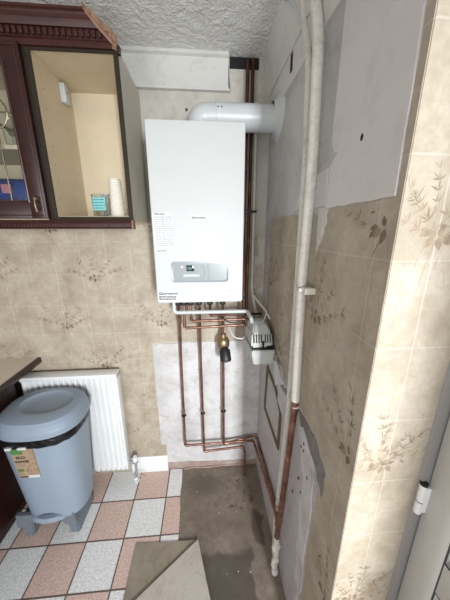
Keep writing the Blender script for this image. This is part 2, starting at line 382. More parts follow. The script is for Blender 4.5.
# ---- printed sprigs (pattern of the wallpaper, within the wallpaper's own mesh)
def leafp(bm, to3, d, cu, cv, ang, L, W, mi, n=5):
    ca, sa = math.cos(ang), math.sin(ang); pts = []
    for k in range(n + 1):
        t = k / n; pts.append((t * L, W * math.sin(math.pi * t ** .8)))
    for k in range(n - 1, 0, -1):
        t = k / n; pts.append((t * L, -W * math.sin(math.pi * t ** .8)))
    P = [(cu + a * ca - b_ * sa, cv + a * sa + b_ * ca) for a, b_ in pts]
    return P
class Clip:
    def __init__(s, u0, u1, v0, v1): s.b = (u0, u1, v0, v1)
    def ok(s, P): return all(s.b[0] < u < s.b[1] and s.b[2] < v < s.b[3] for u, v in P)
def sprig(bm, to3, d, cu, cv, clip, scale=1., kind=0, seed=0, holes=()):
    rnd = random.Random(seed + kind * 17); fl = -1 if kind else 1
    def put(P, mi):
        if not clip.ok(P): return
        for h in holes:
            if any(h(u, v) for u, v in P): return
        dd = d * (1 + .0) ; vs_ = [bm.verts.new(to3(u, v, dd + rnd.uniform(-.0001, 0))) for u, v in P]
        try: bm.faces.new(vs_).material_index = mi
        except ValueError: pass
    def lf(x, y, a, L, W, mi): put(leafp(bm, to3, d, cu + fl * x * scale, cv + y * scale, (a if fl > 0 else math.pi - a), L * scale, W * scale, mi), mi)
    def stem(x0, y0, x1, y1, bend=.01, w_=.0007, mi=2):
        n = 6; P = []; Q = []
        for k in range(n + 1):
            t = k / n; x = x0 + (x1 - x0) * t + bend * math.sin(math.pi * t); y = y0 + (y1 - y0) * t
            P.append((cu + fl * x * scale, cv + y * scale + w_)); Q.append((cu + fl * x * scale + w_, cv + y * scale - w_))
        put(P + Q[::-1], mi)
    # round leaves
    for x, y, a, L, W, mi in ((-.002, 0, R(-75), .030, .0085, 1), (.010, 0, R(-35), .028, .0085, 2), (-.014, .0, R(-125), .028, .008, 2),
                              (.018, .004, R(-8), .024, .007, 1), (-.014, .008, R(165), .024, .007, 2), (.0, .004, R(70), .022, .006, 1), (.03, -.004, R(-50), .018, .005, 1)):
        lf(x, y, a, L, W, mi)
    # bamboo sprays
    for (sx, sy, ex, ey, k) in ((.0, .0, -.11, .12, 5), (.01, .0, .09, .11, 5), (.0, .0, .02, .16, 5), (-.01, 0, -.15, .055, 4), (.02, -.005, .14, .05, 4), (0, -.01, .04, -.12, 0), (-.01, -.01, -.025, -.11, 0)):
        stem(sx, sy, ex, ey, rnd.uniform(-.012, .012))
        for i in range(k):
            t = .3 + .7 * i / max(1, k - 1); x = sx + (ex - sx) * t; y = sy + (ey - sy) * t
            a0 = math.atan2(ey - sy, ex - sx)
            for da in (-62, -30, 0, 30, 58):
                if rnd.random() < .8:
                    lf(x, y, a0 + R(da + rnd.uniform(-14, 14)), rnd.uniform(.014, .034), rnd.uniform(.0013, .0026), rnd.choice((1, 2, 2, 3, 3)))

# back-wall wallpaper: below the stripped band, down to the plaster panel
bm = B()
top = 1.667
poly = [(XL, 0.0), (-.288, 0.0), (-.288, .21), (-.334, .55), (-.33, .955)] + jag((-.33, .965), (.20, .965), 14, .004, 5) + jag((.20, .965), (.285, 1.05), 4, .006, 6) \
    + jag((.285, 1.05), (.275, 1.40), 8, .010, 7) + jag((.275, 1.40), (.29, 1.60), 5, .010, 8) + [(.29, 1.60), (.27, top), (XL, top)]
prism(bm, poly, -.0015, 0, XZ)
cl = Clip(XL, .26, .0, 1.66); hole = [lambda u, v: u > -.325 and v < .975]
for kx in range(-2, 3):
    for (ox, oz, kd) in ((-.800, 1.090, 0), (-.605, 1.365, 1)):
        for kz in (-2, -1, 0, 1):
            cu = ox + .533 * kx; cv = oz + .535 * kz
            sprig(bm, XZ, -.0017, cu, cv, cl, .88, kd, kx * 5 + kz, hole)
struct('wallpaper', bm, [M['paper_x'], M['leaf_dark'], M['leaf_mid'], M['leaf_pale']], wb, ang=30)
# bare plaster panel low on the back wall
bm = B()
poly = [(-.325, .215), (-.29, .212), (-.29, .062)] + jag((-.29, .058), (XR - .001, .036), 12, .007, 11) + [(XR - .001, .036), (XR - .001, 1.0)] + jag((.26, .962), (-.30, .958), 10, .003, 12) + [(-.30, .958), (-.302, .948), (-.325, .945)]
prism(bm, poly, -.005, 0, XZ); struct('plaster_panel', bm, M['plaster_white'], wb, ang=30)
bm = B(); prism(bm, jag((-.29, -.005), (-.29, .056), 2, .002, 4) + jag((-.29, .056), (XR - .001, .030), 12, .008, 14) + [(XR - .001, .030), (XR - .001, -.005)], -.003, 0, XZ)
struct('paint_residue', bm, M['pink_strip'], wb, ang=30)
# white corner strip with torn paper right of the boiler
bm = B(); prism(bm, jag((.262, 1.02), (.268, 2.30), 22, .004, 21) + [(.268, 2.30), (XR - .001, 2.30), (XR - .001, 1.02)], -.004, 0, XZ); struct('corner_strip', bm, M['cream_wall'], wb, ang=30)
bm = B()
for (x0, z0, x1, z1, sd) in ((.285, 1.28, .325, 1.44, 1), (.275, 1.47, .30, 1.60, 2), (.29, 1.10, .33, 1.25, 3)):
    prism(bm, jag((x0, z0), (x1, z0 + .01), 4, .006, sd) + jag((x1, z0 + .01), (x1 - .005, z1), 5, .006, sd + 3) + jag((x1 - .005, z1), (x0, z1 - .02), 4, .006, sd + 5) + jag((x0, z1 - .02), (x0, z0), 5, .006, sd + 8), -.0055, -.004, XZ)
struct('paper_scrap', bm, M['paper_x'], wb, ang=30)
bm = B(); box(bm, .132, .27, -.004, 0, 2.345, 2.389); struct('dark_gap', bm, M['hole'], wb)

# right wall: wallpaper with torn lower boundary, narrow strip up the nib edge
bm = B()
poly = jag((-.085, 1.04), (-.43, .99), 8, .006, 31) + jag((-.43, .99), (-.652, .985), 5, .004, 32) + jag((-.652, .985), (-.78, .985), 4, .008, 33) \
    + jag((-.78, .985), (-.862, .93), 4, .006, 34) + jag((-.862, .93), (-.825, .72), 6, .006, 35) + jag((-.825, .72), (-.815, 0), 12, .004, 36) \
    + [(-.815, 0), (YN, 0), (YN, H - .001), (-.948, H - .001)] + jag((-.948, H - .001), (-.962, 1.668), 14, .002, 37) \
    + jag((-.962, 1.668), (-.69, 1.668), 4, .002, 38) + jag((-.69, 1.668), (-.672, 1.60), 3, .008, 39) + jag((-.672, 1.60), (-.655, 1.655), 3, .004, 40) \
    + [(-.655, 1.655)] + jag((-.60, 1.668), (-.12, 1.675), 8, .003, 41) + jag((-.12, 1.675), (-.085, 1.04), 12, .012, 42)
prism(bm, poly, XR - .0015, XR, YZ)
# torn white backing showing beside the pipe
cl = Clip(YN + .001, -.09, .0, 1.664)
hl = [lambda u, v: v < 1.05 and u > -.87, lambda u, v: u > -.7 and v > 1.58]
YZf = YZ
for (cy, cz, kd) in ((-.945, 1.615, 0), (-.95, 1.09, 0), (-.95, .56, 0), (-.70, 1.36, 1), (-.40, 1.60, 0), (-.15, 1.36, 1), (-.40, 1.09, 0), (-.70, .83, 1)):
    sprig(bm, YZf, XR - .0017, cy, cz, cl, 1., kd, int(cz * 10), hl)
struct('wallpaper', bm, [M['paper_y'], M['leaf_dark'], M['leaf_mid'], M['leaf_pale']], wr, ang=30)
bm = B(); prism(bm, jag((-.655, 1.675), (-.72, 1.672), 4, .004, 51) + jag((-.72, 1.672), (-.70, 1.60), 4, .006, 52) + jag((-.70, 1.60), (-.665, 1.54), 3, .006, 53) + jag((-.665, 1.54), (-.655, 1.675), 4, .003, 54), XR - .0025, XR - .0015, YZ)
struct('torn_paper', bm, M['paper_back'], wr, ang=30)
# smooth lining board above the wallpaper
bm = B(); arc = [(-.735 + .035 * math.cos(t), 1.845 - .045 * math.sin(t)) for t in [R(a) for a in range(0, 100, 15)]]
prism(bm, [(-.70, H - .16)] + arc + jag((-.735, 1.80), (-.705, 1.775), 2, .002, 61) + [(-.705, 1.775), (-.700, 1.672)] + jag((-.700, 1.672), (-.960, 1.670), 8, .002, 62) + jag((-.960, 1.670), (-.946, H - .001), 14, .002, 63) + [(-.946, H - .001), (-.70, H - .001)], XR - .004, XR, YZ, bev=.0012)
struct('lining_board', bm, M['wall_board'], wr, ang=30)
bm = B(); sphere(bm, (XR - .004, -.835, 1.80), .005, .3, 1, 1.4); struct('screw_hole', bm, M['hole'], wr)
bm = B(); prism(bm, jag((-.45, 1.68), (-.695, 1.678), 5, .002, 65) + [(-.695, 1.678), (-.69, 1.775)] + jag((-.69, 1.775), (-.46, 1.765), 4, .003, 66) , XR - .003, XR, YZ)
struct('repair_patch', bm, M['wall_board'], wr, ang=30)
bm = B(); prism(bm, jag((-.40, 1.668), (-.60, 1.668), 5, .002, 67) + jag((-.60, 1.668), (-.60, 1.69), 2, .001, 6) + jag((-.60, 1.69), (-.40, 1.682), 6, .004, 68), XR - .0036, XR - .001, YZ)
prism(bm, jag((-.615, 1.78), (-.70, 1.80), 4, .004, 69) + jag((-.70, 1.80), (-.70, 2.2), 10, .004, 70) + jag((-.70, 2.2), (-.60, 2.2), 3, .003, 71) + jag((-.60, 2.2), (-.615, 1.78), 10, .006, 72), XR - .0016, XR, YZ)
struct('grey_patch', bm, M['wall_grey'], wr, ang=30)  # grey smudge above the wallpaper, mottled grey patch by the tall pipe
# stripped plaster low on the right wall
bm = B(); prism(bm, [(-.002, -.004)] + [(-.002, 1.03)] + jag((-.09, 1.035), (-.43, .985), 8, .004, 31) + jag((-.43, .985), (-.64, .98), 4, .004, 32) + jag((-.70, .97), (-.85, .92), 5, .004, 33) + jag((-.85, .92), (-.81, -.004), 10, .004, 73) + [(-.81, -.004)], XR - .0012, XR, YZ)
struct('bare_plaster', bm, M['plaster_mauve'], wr, ang=30)
bm = B(); prism(bm, jag((-.64, .975), (-.79, .985), 5, .006, 75) + jag((-.79, .985), (-.868, .93), 4, .006, 76) + jag((-.868, .93), (-.862, .84), 4, .006, 77) + jag((-.862, .84), (-.80, .90), 4, .008, 78) + jag((-.80, .90), (-.64, .955), 5, .006, 79) + [(-.64, .955)][:0], XR - .003, XR, YZ)
struct('mortar_smear', bm, M['smear'], wr, ang=30)
bm = B(); prism(bm, jag((-.665, .92), (-.70, .945), 3, .004, 80) + jag((-.70, .945), (-.765, .91), 4, .006, 81) + jag((-.765, .91), (-.81, .86), 3, .006, 82) + jag((-.81, .86), (-.815, .62), 5, .006, 83) + jag((-.815, .62), (-.80, .0), 8, .01, 84) + jag((-.80, .0), (-.755, .30), 5, .012, 85) + jag((-.755, .30), (-.74, .76), 7, .012, 86) + jag((-.74, .76), (-.665, .92), 6, .008, 87), XR - .0055, XR, YZ, bev=.001)
struct('white_plaster_patch', bm, M['plaster_white'], wr, ang=30)
bm = B()
for y, z in ((-.703, .865), (-.722, .895), (-.725, .868), (-.77, .80), (-.705, .72), (-.665, .60), (-.735, .69)):
    sphere(bm, (XR - .0052, y, z), .006, .25, 1, 1)
struct('screw_hole', bm, M['hole'], wr)
# outline of old adhesive
bm = B(); cs = [(-.195, .885), (-.455, .915), (-.452, .60), (-.172, .60)]
cs = [(-.195, .885), (-.36, .865), (-.455, .80), (-.452, .60), (-.172, .605)]
tube(bm, [(XR - .003, y, z) for y, z in cs + cs[:1]], .017, .01, 8)
for v in bm.verts: v.co.x = XR - .002 + (v.co.x - XR + .003) * .35
struct('adhesive_outline', bm, M['green_brown'], wr)

# nib face
bm = B(); prism(bm, [(XR, 0), (.490, 0)] + jag((.490, 0), (.512, 1.3), 12, .002, 91) + jag((.512, 1.3), (.498, H - .001), 8, .001, 92)[:0] + [(.5, H - .001), (XR, H - .001)], YN - .0015, YN, XZ)
cl = Clip(XR + .0005, .499, 0, H)
for cu, cv, kd in ((.415, 1.600, 0), (.398, 1.085, 1), (.400, .60, 0), (.43, 2.13, 0)):
    sprig(bm, XZ, YN - .0017, cu, cv, cl, .80, kd, 3); sprig(bm, XZ, YN - .0016, cu - .012, cv + .012, cl, .62, 1 - kd, 5)
struct('wallpaper', bm, [M['paper_n'], M['leaf_mid'], M['leaf_mid'], M['leaf_pale']], wr, ang=30)  # leaf print paler than elsewhere, bright light painted into its colour

# cove along the right of the ceiling + batten
bm = B()
prof = [(.285, H), (XR, H), (XR, 2.235), (.322, 2.238)] + [(.322 - .037 * (t ** 1.6), 2.238 + .152 * t) for t in (.2, .4, .6, .8)]
prism(bm, prof, YB + .1, -.001, lambda u, v, d: (u, d, v)); struct('trim_1', bm, M['cove'], ang=50)
bm = B(); prism(bm, [(XR, 2.228), (XR, 2.135), (.328, 2.135), (.324, 2.140), (.322, 2.228)], -.95, -.001, lambda u, v, d: (u, d, v))
t2 = struct('trim_2', bm, M['wall_board'])
bm = B(); box(bm, .3205, .323, -.352, -.332, 2.165, 2.222, .0005); struct('slot', bm, M['hole'], t2)
# coving above the boiler
bm = B(); pr = [(0, H), (-.036, H), (-.038, H - .014), (-.026, H - .020), (-.022, 2.262), (-.026, 2.254), (-.022, 2.248), (0, 2.248)]
rag = random.Random(4)
a = [bm.verts.new((XL, y, z)) for y, z in pr]; n = len(pr)
c = [bm.verts.new((.128 + rag.uniform(-.006, .006), y, z)) for y, z in pr]
bm.faces.new(a); bm.faces.new(c[::-1])
for i in range(n): bm.faces.new((a[i], c[i], c[(i + 1) % n], a[(i + 1) % n]))
struct('trim_3', bm, M['coving'], ang=30)
# skirting
bm = B(); prism(bm, [(0, 0), (-.018, 0), (-.018, .085), (-.014, .092), (-.016, .098), (-.010, .104), (-.011, .110), (-.006, .118), (0, .118)], -.53, -.288, lambda u, v, d: (d, u, v))
struct('baseboard_back', bm, M['radiator'], ang=30)

# ------------------------------------------------------------------ back door at the right
bm = B(); box(bm, .499, .525, YN - .012, YN + .07, 0, 2.12, .002); d1 = struct('door_1', bm, M['upvc_frame'])
bm = B()  # leaf, standing open towards the camera
LX0, LX1, LY0, LY1 = .517, .572, -1.80, -.990
GY0, GY1, GZ0, GZ1 = LY0 + .09, -1.062, .897, 1.98
PZ0, PZ1 = .16, .80
box(bm, LX0, LX1, LY0, GY0, .01, 2.08, .002); box(bm, LX0, LX1, GY1, LY1, .01, 2.08, .002)
box(bm, LX0, LX1, GY0, GY1, GZ1, 2.08, .001); box(bm, LX0, LX1, GY0, GY1, PZ1, GZ0, .001); box(bm, LX0, LX1, GY0, GY1, .01, PZ0, .001)
box(bm, LX0 + .012, LX1 - .012, GY0, GY1, PZ0, PZ1)
leaf = obj('door_leaf', bm, M['upvc'], d1)
bm = B(); box(bm, LX0 + .022, LX0 + .030, GY0, GY1, GZ0, GZ1); obj('glass_pane', bm, M['obscured'], leaf)
bm = B()
tube(bm, [(LX0 + .001, GY0, GZ0), (LX0 + .001, GY1, GZ0), (LX0 + .001, GY1, GZ1), (LX0 + .001, GY0, GZ1), (LX0 + .001, GY0, GZ0)], .0022, 0, 6)
tube(bm, [(LX0 + .001, GY0, PZ0), (LX0 + .001, GY1, PZ0), (LX0 + .001, GY1, GZ0)], .002, 0, 6)
tube(bm, [(LX0 + .001, GY0, PZ1), (LX0 + .001, GY1, PZ1)], .002, 0, 6)
obj('gasket', bm, M['gasket'], leaf)
for z in (.95, 1.75, .2):
    bm = B(); tube(bm, [(.503, -.990, z), (.503, -.990, z + .034)], .0085, 0, 12); tube(bm, [(.503, -.990, z + .037), (.503, -.990, z + .085)], .0085, 0, 12)
    box(bm, .503, .526, -.998, -.986, z + .004, z + .08, .001); hg = obj('hinge', bm, M['radiator'], d1)
    bm = B(); tube(bm, [(.503, -.990, z + .085), (.503, -.990, z + .091)], .0088, 0, 12); tube(bm, [(.503, -.990, z + .034), (.503, -.990, z + .037)], .008, 0, 12); obj('hinge_cap', bm, M['black'], hg)

# ------------------------------------------------------------------ boiler
bt = thing('boiler', 'white gas boiler with grey control panel, wall-hung above the copper pipes', 'boiler', (-.026, -.15, 1.295))
bm = B(); bx0, bx1, bz0, bz1 = -.219, .167, 1.298, 2.019
prism(bm, rrect((bx0 + bx1) / 2, (bz0 + bz1) / 2, (bx1 - bx0) / 2, (bz1 - bz0) / 2, .010, 4), -.02, -.305, XZ, bev=.006)
case = obj('casing', bm, M['white_enamel'], bt, ang=30)
bm = B(); box(bm, -.19, .14, -.0205, -.001, 1.33, 1.98); obj('mounting_bracket', bm, M['panel_grey'], bt)
FY = -.305
bm = B(); prism(bm, rrect(-.024, 1.4385, .126, .046, .016), FY, FY - .003, XZ, bev=.001); rim = obj('control_panel_rim', bm, M['panel_rim'], bt, ang=30, label='pale rounded rim')
cpx = -.024
bm = B(); prism(bm, rrect(cpx, 1.4385, .117, .038, .011), FY - .003, FY - .0045, XZ); cp = obj('control_panel', bm, M['panel_grey'], bt, ang=30, label='silver grey control panel')
bm = B(); box(bm, cpx + .0348, cpx + .0356, FY - .0050, FY - .0044, 1.401, 1.476); obj('panel_seam', bm, M['black'], cp)
bm = B(); prism(bm, rrect(cpx + .075, 1.4385, .039, .036, .008), FY - .0045, FY - .0052, XZ); obj('flap', bm, M['panel_grey'], cp)
bm = B(); box(bm, cpx - .060, cpx - .025, FY - .0052, FY - .0044, 1.443, 1.469, .0002); scn = obj('display', bm, M['screen'], cp, label='small dark display')
text('display_digits', '1.3', .011, (cpx - .050, FY - .0054, 1.451), M['digits'], cp)
bm = B(); prism(bm, rrect(cpx - .038, 1.424, .036, .006, .005), FY - .0045, FY - .0055, XZ); obj('button', bm, M['panel_rim'], cp)
bm = B(); lathe(bm, [(0, 0), (.006, 0), (.006, .0012), (0, .0012)], (cpx - .078, FY - .0044, 1.462), (0, -1, 0), 16); obj('button', bm, M['panel_rim'], cp)
bm = B(); tube(bm, [(cpx + .002 + .018 * math.cos(R(a)), FY - .0048, 1.4385 + .030 * math.sin(R(a))) for a in range(-70, 75, 12)], .0012, 0, 6); obj('dial_arc', bm, M['panel_rim'], cp)
# badge
bm = B(); box(bm, -.058, .003, FY - .0014, FY, 1.654, 1.680, .0004); bd = obj('badge', bm, M['sticker'], bt)
text('badge_text', 'Glow-worm', .0112, (-.053, FY - .0017, 1.663), M['ink'], bd, bold=True)
# instruction sticker
bm = B(); box(bm, -.214, -.131, FY - .0006, FY, 1.527, 1.686); st = obj('instruction_sticker', bm, M['sticker'], bt)
text('sticker_text', 'Glow-worm', .0085, (-.205, FY - .0009, 1.678), M['ink'], st, bold=True)
text('sticker_text', 'Glow-worm', .0075, (-.204, FY - .0009, 1.529), M['ink'], st, bold=True)
bm = B(); rn = random.Random(3)
for i in range(14):
    z = 1.666 - i * .0088
    x = -.203
    while x < -.136:
        L = rn.uniform(.004, .013); box(bm, x, min(x + L, -.134), FY - .0009, FY - .0006, z, z + .0022); x += L + rn.uniform(.002, .006)
for x0, x1, z0, z1 in ((-.205, -.132, 1.6705, 1.6712), (-.205, -.132, 1.592, 1.5926), (-.205, -.132, 1.540, 1.5406), (-.173, -.1724, 1.540, 1.6705), (-.205, -.2044, 1.540, 1.6705), (-.1326, -.132, 1.540, 1.6705)):
    box(bm, x0, x1, FY - .0009, FY - .0006, z0, z1)
obj('sticker_print', bm, M['grey_ink'], st)
# lower maker's sticker
bm = B(); box(bm, -.213, -.130, FY - .0008, FY, 1.308, 1.354); s2 = obj('name_sticker', bm, M['sticker'], bt)
text('sticker_text', 'Glow-worm', .0165, (-.210, FY - .0011, 1.338), M['ink'], s2, bold=True)
bm = B()
for i in range(3):
    x = -.210
    while x < -.138:
        L = rn.uniform(.006, .014); box(bm, x, min(x + L, -.133), FY - .0011, FY - .0008, 1.3275 - i * .0068, 1.3315 - i * .0068); x += L + .002
obj('sticker_print', bm, M['ink'], s2)
bm = B(); prism(bm, rrect(.116, 1.352, .027, .0075, .006), FY, FY - .002, XZ); mb = obj('model_badge', bm, M['sticker'], bt)
bm = B()
for i in range(6): box(bm, .101 + i * .0052, .1045 + i * .0052, FY - .0023, FY - .002, 1.350, 1.354)
obj('badge_print', bm, M['grey_ink'], mb)
# connectors below the boiler
for x in (-.148, -.116, -.082, -.037, .019, .086):
    bm = B(); tube(bm, [(x, -.14, 1.298), (x, -.14, 1.262)], .0095, 0, 12); cn = obj('connector', bm, M['brass'], bt)
    bm = B(); lathe(bm, [(0, 0), (.015, 0), (.016, .004), (.016, .012), (.013, .016), (0, .016)], (x, -.14, 1.240), (0, 0, 1), 8); obj('nut', bm, M['black'], cn)
bm = B(); tube(bm, [(-.167, -.14, 1.298), (-.167, -.14, 1.258)], .016, 0, 14); obj('drain_outlet', bm, M['grey_ink'], bt)

# ------------------------------------------------------------------ flue
ft = thing('flue_pipe', 'white flue elbow and duct running from boiler top to the right wall', 'flue', (-.02, -.15, 2.02))
bm = B(); cz = 2.090; fy = -.15
tube(bm, [(-.015, fy, 2.019), (-.015, fy, cz), (.07, fy, cz)], .051, .055, 32)
elbow = obj('elbow', bm, M['white_plastic'], ft, ang=50)
bm = B(); tube(bm, [(.062, fy, cz), (.333, fy, cz)], .0535, 0, 36); duct = obj('duct', bm, M['white_plastic'], ft)
bm = B(); tube(bm, [(.058, fy, cz), (.085, fy, cz)], .0565, 0, 36); cb = obj('clamp_band', bm, M['white_plastic'], ft)
for (dx, an) in ((.066, 205), (.080, 205)):
    for x_ in (dx,):
        bm = B(); p = Vector((x_, fy - .0565 * math.cos(R(20)), cz + .0565 * math.sin(R(18)))); sphere(bm, p, .0035, 1, .6, 1); obj('screw', bm, M['gasket'], cb)
for z_ in (2.055, 2.10):
    bm = B(); sphere(bm, (-.066, fy - .022, z_ + .005), .006, 1, 1, 1); obj('screw', bm, M['gasket'], elbow)
bm = B(); lathe(bm, [(.053, -.030), (.060, -.020), (.096, -.006), (.100, -.001), (.100, 0), (.05, 0)], (.3345, fy, cz + .014), (1, 0, 0), 40); obj('flange', bm, M['white_plastic'], ft)
bm = B(); lathe(bm, [(0, 0), (.062, 0), (.064, .006), (.056, .012), (0, .012)], (-.015, fy, 2.0192), (0, 0, 1), 28); obj('collar', bm, M['white_plastic'], ft)

# ------------------------------------------------------------------ copper pipework
def pipe(label, pts, r=.0078, fil=.014, mat='copper', fits=(), group=None, clips=()):
    t = thing('copper_pipe', label, 'pipe', tuple(Vector(pts[-1])), group)
    bm = B(); tube(bm, pts, r, fil, 12); obj('pipe', bm, M[mat], t)
    for p, ax in fits:   # soldered sleeves
        bm = B(); a = Vector(ax).normalized() * .011; p = Vector(p); tube(bm, [p - a, p + a], r * 1.22, 0, 12); obj('fitting', bm, M[mat], t)
    for p in clips:      # black wall clip
        p = Vector(p); bm = B(); lathe(bm, [(r, 0), (r * 1.5, 0), (r * 1.5, .012), (r, .012)], p, (0, 0, 1), 14)
        box(bm, p.x - r * 1.9, p.x + r * 1.9, p.y - .004, p.y + .004, p.z, p.z + .012, .001)
        box(bm, p.x - .004, p.x + .004, p.y + r, -.005, p.z + .002, p.z + .011)
        obj('pipe_clip', bm, M['black'], t, label='black plastic pipe clip')
    return t
Y0, Y1 = -.14, -.055
zt = 1.25
pipe('leftmost copper pipe below the boiler, dropping to the lower horizontal run', [(-.148, Y0, zt), (-.150, Y1 - .02, 1.10), (-.156, Y1, .9), (-.158, Y1, .245), (.297, Y1, .250), (.302, Y1 - .03, .245), (.3, -.612, .355)],
     fits=[((-.158, Y1, .262), (0, 0, 1)), ((-.142, Y1, .245), (1, 0, 0)), ((.283, Y1, .249), (1, 0, 0)), ((.3, -.10, .252), (0, -1, .2))], clips=[(-.157, Y1, .476)], mat='copper')
pipe('middle tall copper pipe crossing the white plaster, bending to the floor in the corner', [(-.037, Y0, zt), (-.038, Y1 - .02, 1.10), (-.040, Y1, .9), (-.034, Y1, .185), (.232, Y1, .205), (.240, Y1 - .01, .16), (.236, Y1 - .03, -.004)],
     fits=[((-.034, Y1, .203), (0, 0, 1)), ((-.017, Y1, .186), (1, 0, 0)), ((.213, Y1, .203), (1, 0, 0))], clips=[(-.036, Y1, .486)])
pipe('copper pipe running down through the brass valve with the black cap', [(.086, Y0, zt), (.090, Y1 - .025, 1.10), (.093, Y1 - .02, .97), (.095, Y1, .85), (.096, Y1, .236), (.285, Y1 + .022, .262), (.322, Y1 + .01, .262), (.322, -.55, .30)], r=.0085,
     fits=[((.0955, Y1, .255), (0, 0, 1)), ((.118, Y1, .24), (1, 0, 0)), ((.087, -.12, 1.19), (0, .1, 1))], clips=[(.0955, Y1, .494)], mat='copper')
HX = .30
pipe('upper short horizontal copper pipe leading from under the boiler to the corner', [(.019, Y0, zt), (.019, Y0, 1.178), (.30, Y0 + .01, 1.178)], r=.0065, fits=[((.03, Y0, 1.178), (1, 0, 0))], mat='copper_dark')
pipe('second horizontal copper pipe down, running to the pump side of the corner', [(-.082, Y0, zt), (-.082, Y0, 1.148), (.30, Y0 + .01, 1.150)], r=.007, fits=[((-.068, Y0, 1.148), (1, 0, 0)), ((-.082, Y0, 1.163), (0, 0, 1))], mat='copper')
pipe('lowest of the three short horizontal copper pipes running right beneath the boiler', [(-.116, Y0, zt), (-.118, Y0, 1.110), (.30, Y0 + .01, 1.118)], r=.007, fits=[((-.104, Y0, 1.110), (1, 0, 0)), ((-.118, Y0, 1.125), (0, 0, 1))], mat='copper')
# pair behind boiler rising into the ceiling
pipe('dark copper pipe rising to the ceiling, left one of the pair beside the boiler', [(.212, -.035, 2.36), (.208, -.035, 1.60), (.205, -.10, 1.28), (.205, -.12, 1.12)], r=.0085, mat='copper_dark', fits=[((.207, -.09, 1.31), (0, .2, 1))])
pipe('dark copper pipe rising to the ceiling, right one of the pair beside the boiler', [(.236, -.035, 2.37), (.234, -.035, 1.55), (.225, -.06, 1.30), (.225, -.10, 1.16)], r=.0085, mat='copper_dark')
bm = B(); tube(bm, [(.258, -.03, 2.20), (.262, -.03, 1.30), (.275, -.06, 1.20), (.29, -.12, 1.12)], .0075, .03, 12)
tag(obj('white_conduit', bm, M['painted_pipe'], loc=(.26, -.03, 1.3)), 'thin cream plastic conduit rising beside the two dark copper pipes in the corner', 'conduit')
bm = B(); box(bm, .208, .272, -.052, -.02, 1.706, 1.716, .002); box(bm, .264, .268, -.052, -.0, 1.706, 1.716)
tag(obj('pipe_clip', bm, M['black'], loc=(.24, -.03, 1.71)), 'black clip band across the pipes right of the boiler', 'clip')
bm = B(); lathe(bm, [(0, 0), (.014, 0), (.015, .004), (.015, .014), (0, .014)], (.205, -.098, 1.258), (0, .1, 1), 8)
lathe(bm, [(0, 0), (.013, 0), (.013, .01), (0, .01)], (.206, -.094, 1.285), (0, .1, 1), 8)
tag(obj('compression_nut', bm, M['black'], loc=(.205, -.098, 1.258)), 'dark compression nut on the copper pipe just right of the boiler base', 'pipe fitting')

# brass valve with black cap
vt = thing('brass_valve', 'brass valve with black cap on the copper pipe below the boiler', 'valve', (.097, -.085, .95))
bm = B(); lathe(bm, [(.009, -.075), (.014, -.075), (.016, -.055), (.020, -.04), (.030, -.03), (.036, -.01), (.036, .014), (.028, .032), (.018, .040), (.016, .060), (.009, .060)], (.094, -.080, .985), (0, 0, 1), 20)
obj('body', bm, M['brass'], vt)
bm = B(); lathe(bm, [(0, 0), (.022, 0), (.024, .026), (.031, .028), (.032, .042), (.031, .085), (.025, .094), (0, .094)], (.096, -.090, .975), (.10, -.62, -.75), 18)
obj('cap', bm, M['black'], vt, label='black plastic cap')
bm = B(); tube(bm, [(.078, -.082, .905), (.118, -.085, .900)], .006, 0, 8); obj('drain_spout', bm, M['brass'], vt)

# condensate pipe (white plastic) from boiler to pump
bm = B(); tube(bm, [(-.167, Y0, 1.262), (-.168, Y0 - .004, 1.200), (.218, Y0 - .01, 1.200), (.226, Y0 - .09, 1.185), (.230, -.225, 1.165)], .0105, .02, 14)
wp = tag(obj('condensate_pipe', bm, M['white_plastic'], loc=(-.168, Y0, 1.26)), 'white plastic waste pipe running level just below the boiler', 'pipe')

# condensate pump
pt = thing('condensate_pump', 'pale grey condensate pump with slotted cover on a white tray in the corner', 'pump', (.265, -.24, .985))
def slab(bm, bot, topq, z0, z1, bev):
    a = [bm.verts.new((x, y, z0)) for x, y in bot]; c = [bm.verts.new((x, y, z1)) for x, y in topq]
    fs = [bm.faces.new(a[::-1]), bm.faces.new(c)] + [bm.faces.new((a[i], a[(i + 1) % 4], c[(i + 1) % 4], c[i])) for i in range(4)]
    bmesh.ops.bevel(bm, geom=list(set(e for f in fs for e in f.edges)), offset=bev, segments=3, affect='EDGES')
bm = B(); slab(bm, [(.226, -.325), (.322, -.325), (.330, -.13), (.210, -.13)], [(.212, -.335), (.328, -.335), (.3335, -.12), (.200, -.12)], .978, 1.058, .005)
obj('tank', bm, M['pump_plastic'], pt)
bm = B(); box(bm, .218, .322, -.328, -.13, 1.0575, 1.066, .002); obj('gasket', bm, M['black'], pt)
bm = B(); slab(bm, [(.214, -.320), (.320, -.320), (.324, -.14), (.208, -.14)], [(.219, -.306), (.314, -.306), (.318, -.15), (.212, -.15)], 1.066, 1.135, .008)
slab(bm, [(.219, -.306), (.314, -.306), (.318, -.15), (.212, -.15)], [(.236, -.262), (.298, -.262), (.302, -.17), (.230, -.17)], 1.132, 1.170, .007)
hood = obj('hood', bm, M['pump_plastic'], pt)
bm = B()
for x in (.226, .238, .250, .262, .281, .293, .305): tube(bm, [(x, -.3166, 1.092), (x, -.3082, 1.130)], .0027, 0, 8)
obj('vent_slot', bm, M['hole'], hood)
bm = B(); box(bm, .266, .275, -.322, -.30, 1.066, 1.10, .001); box(bm, .288, .316, -.321, -.31, 1.069, 1.076, .001); obj('notch', bm, M['hole'], hood)
bm = B(); slab(bm, [(.238, -.262), (.29, -.262), (.295, -.18), (.235, -.18)], [(.245, -.25), (.285, -.25), (.288, -.19), (.243, -.19)], 1.167, 1.176, .003); obj('cap', bm, M['pump_plastic'], hood)
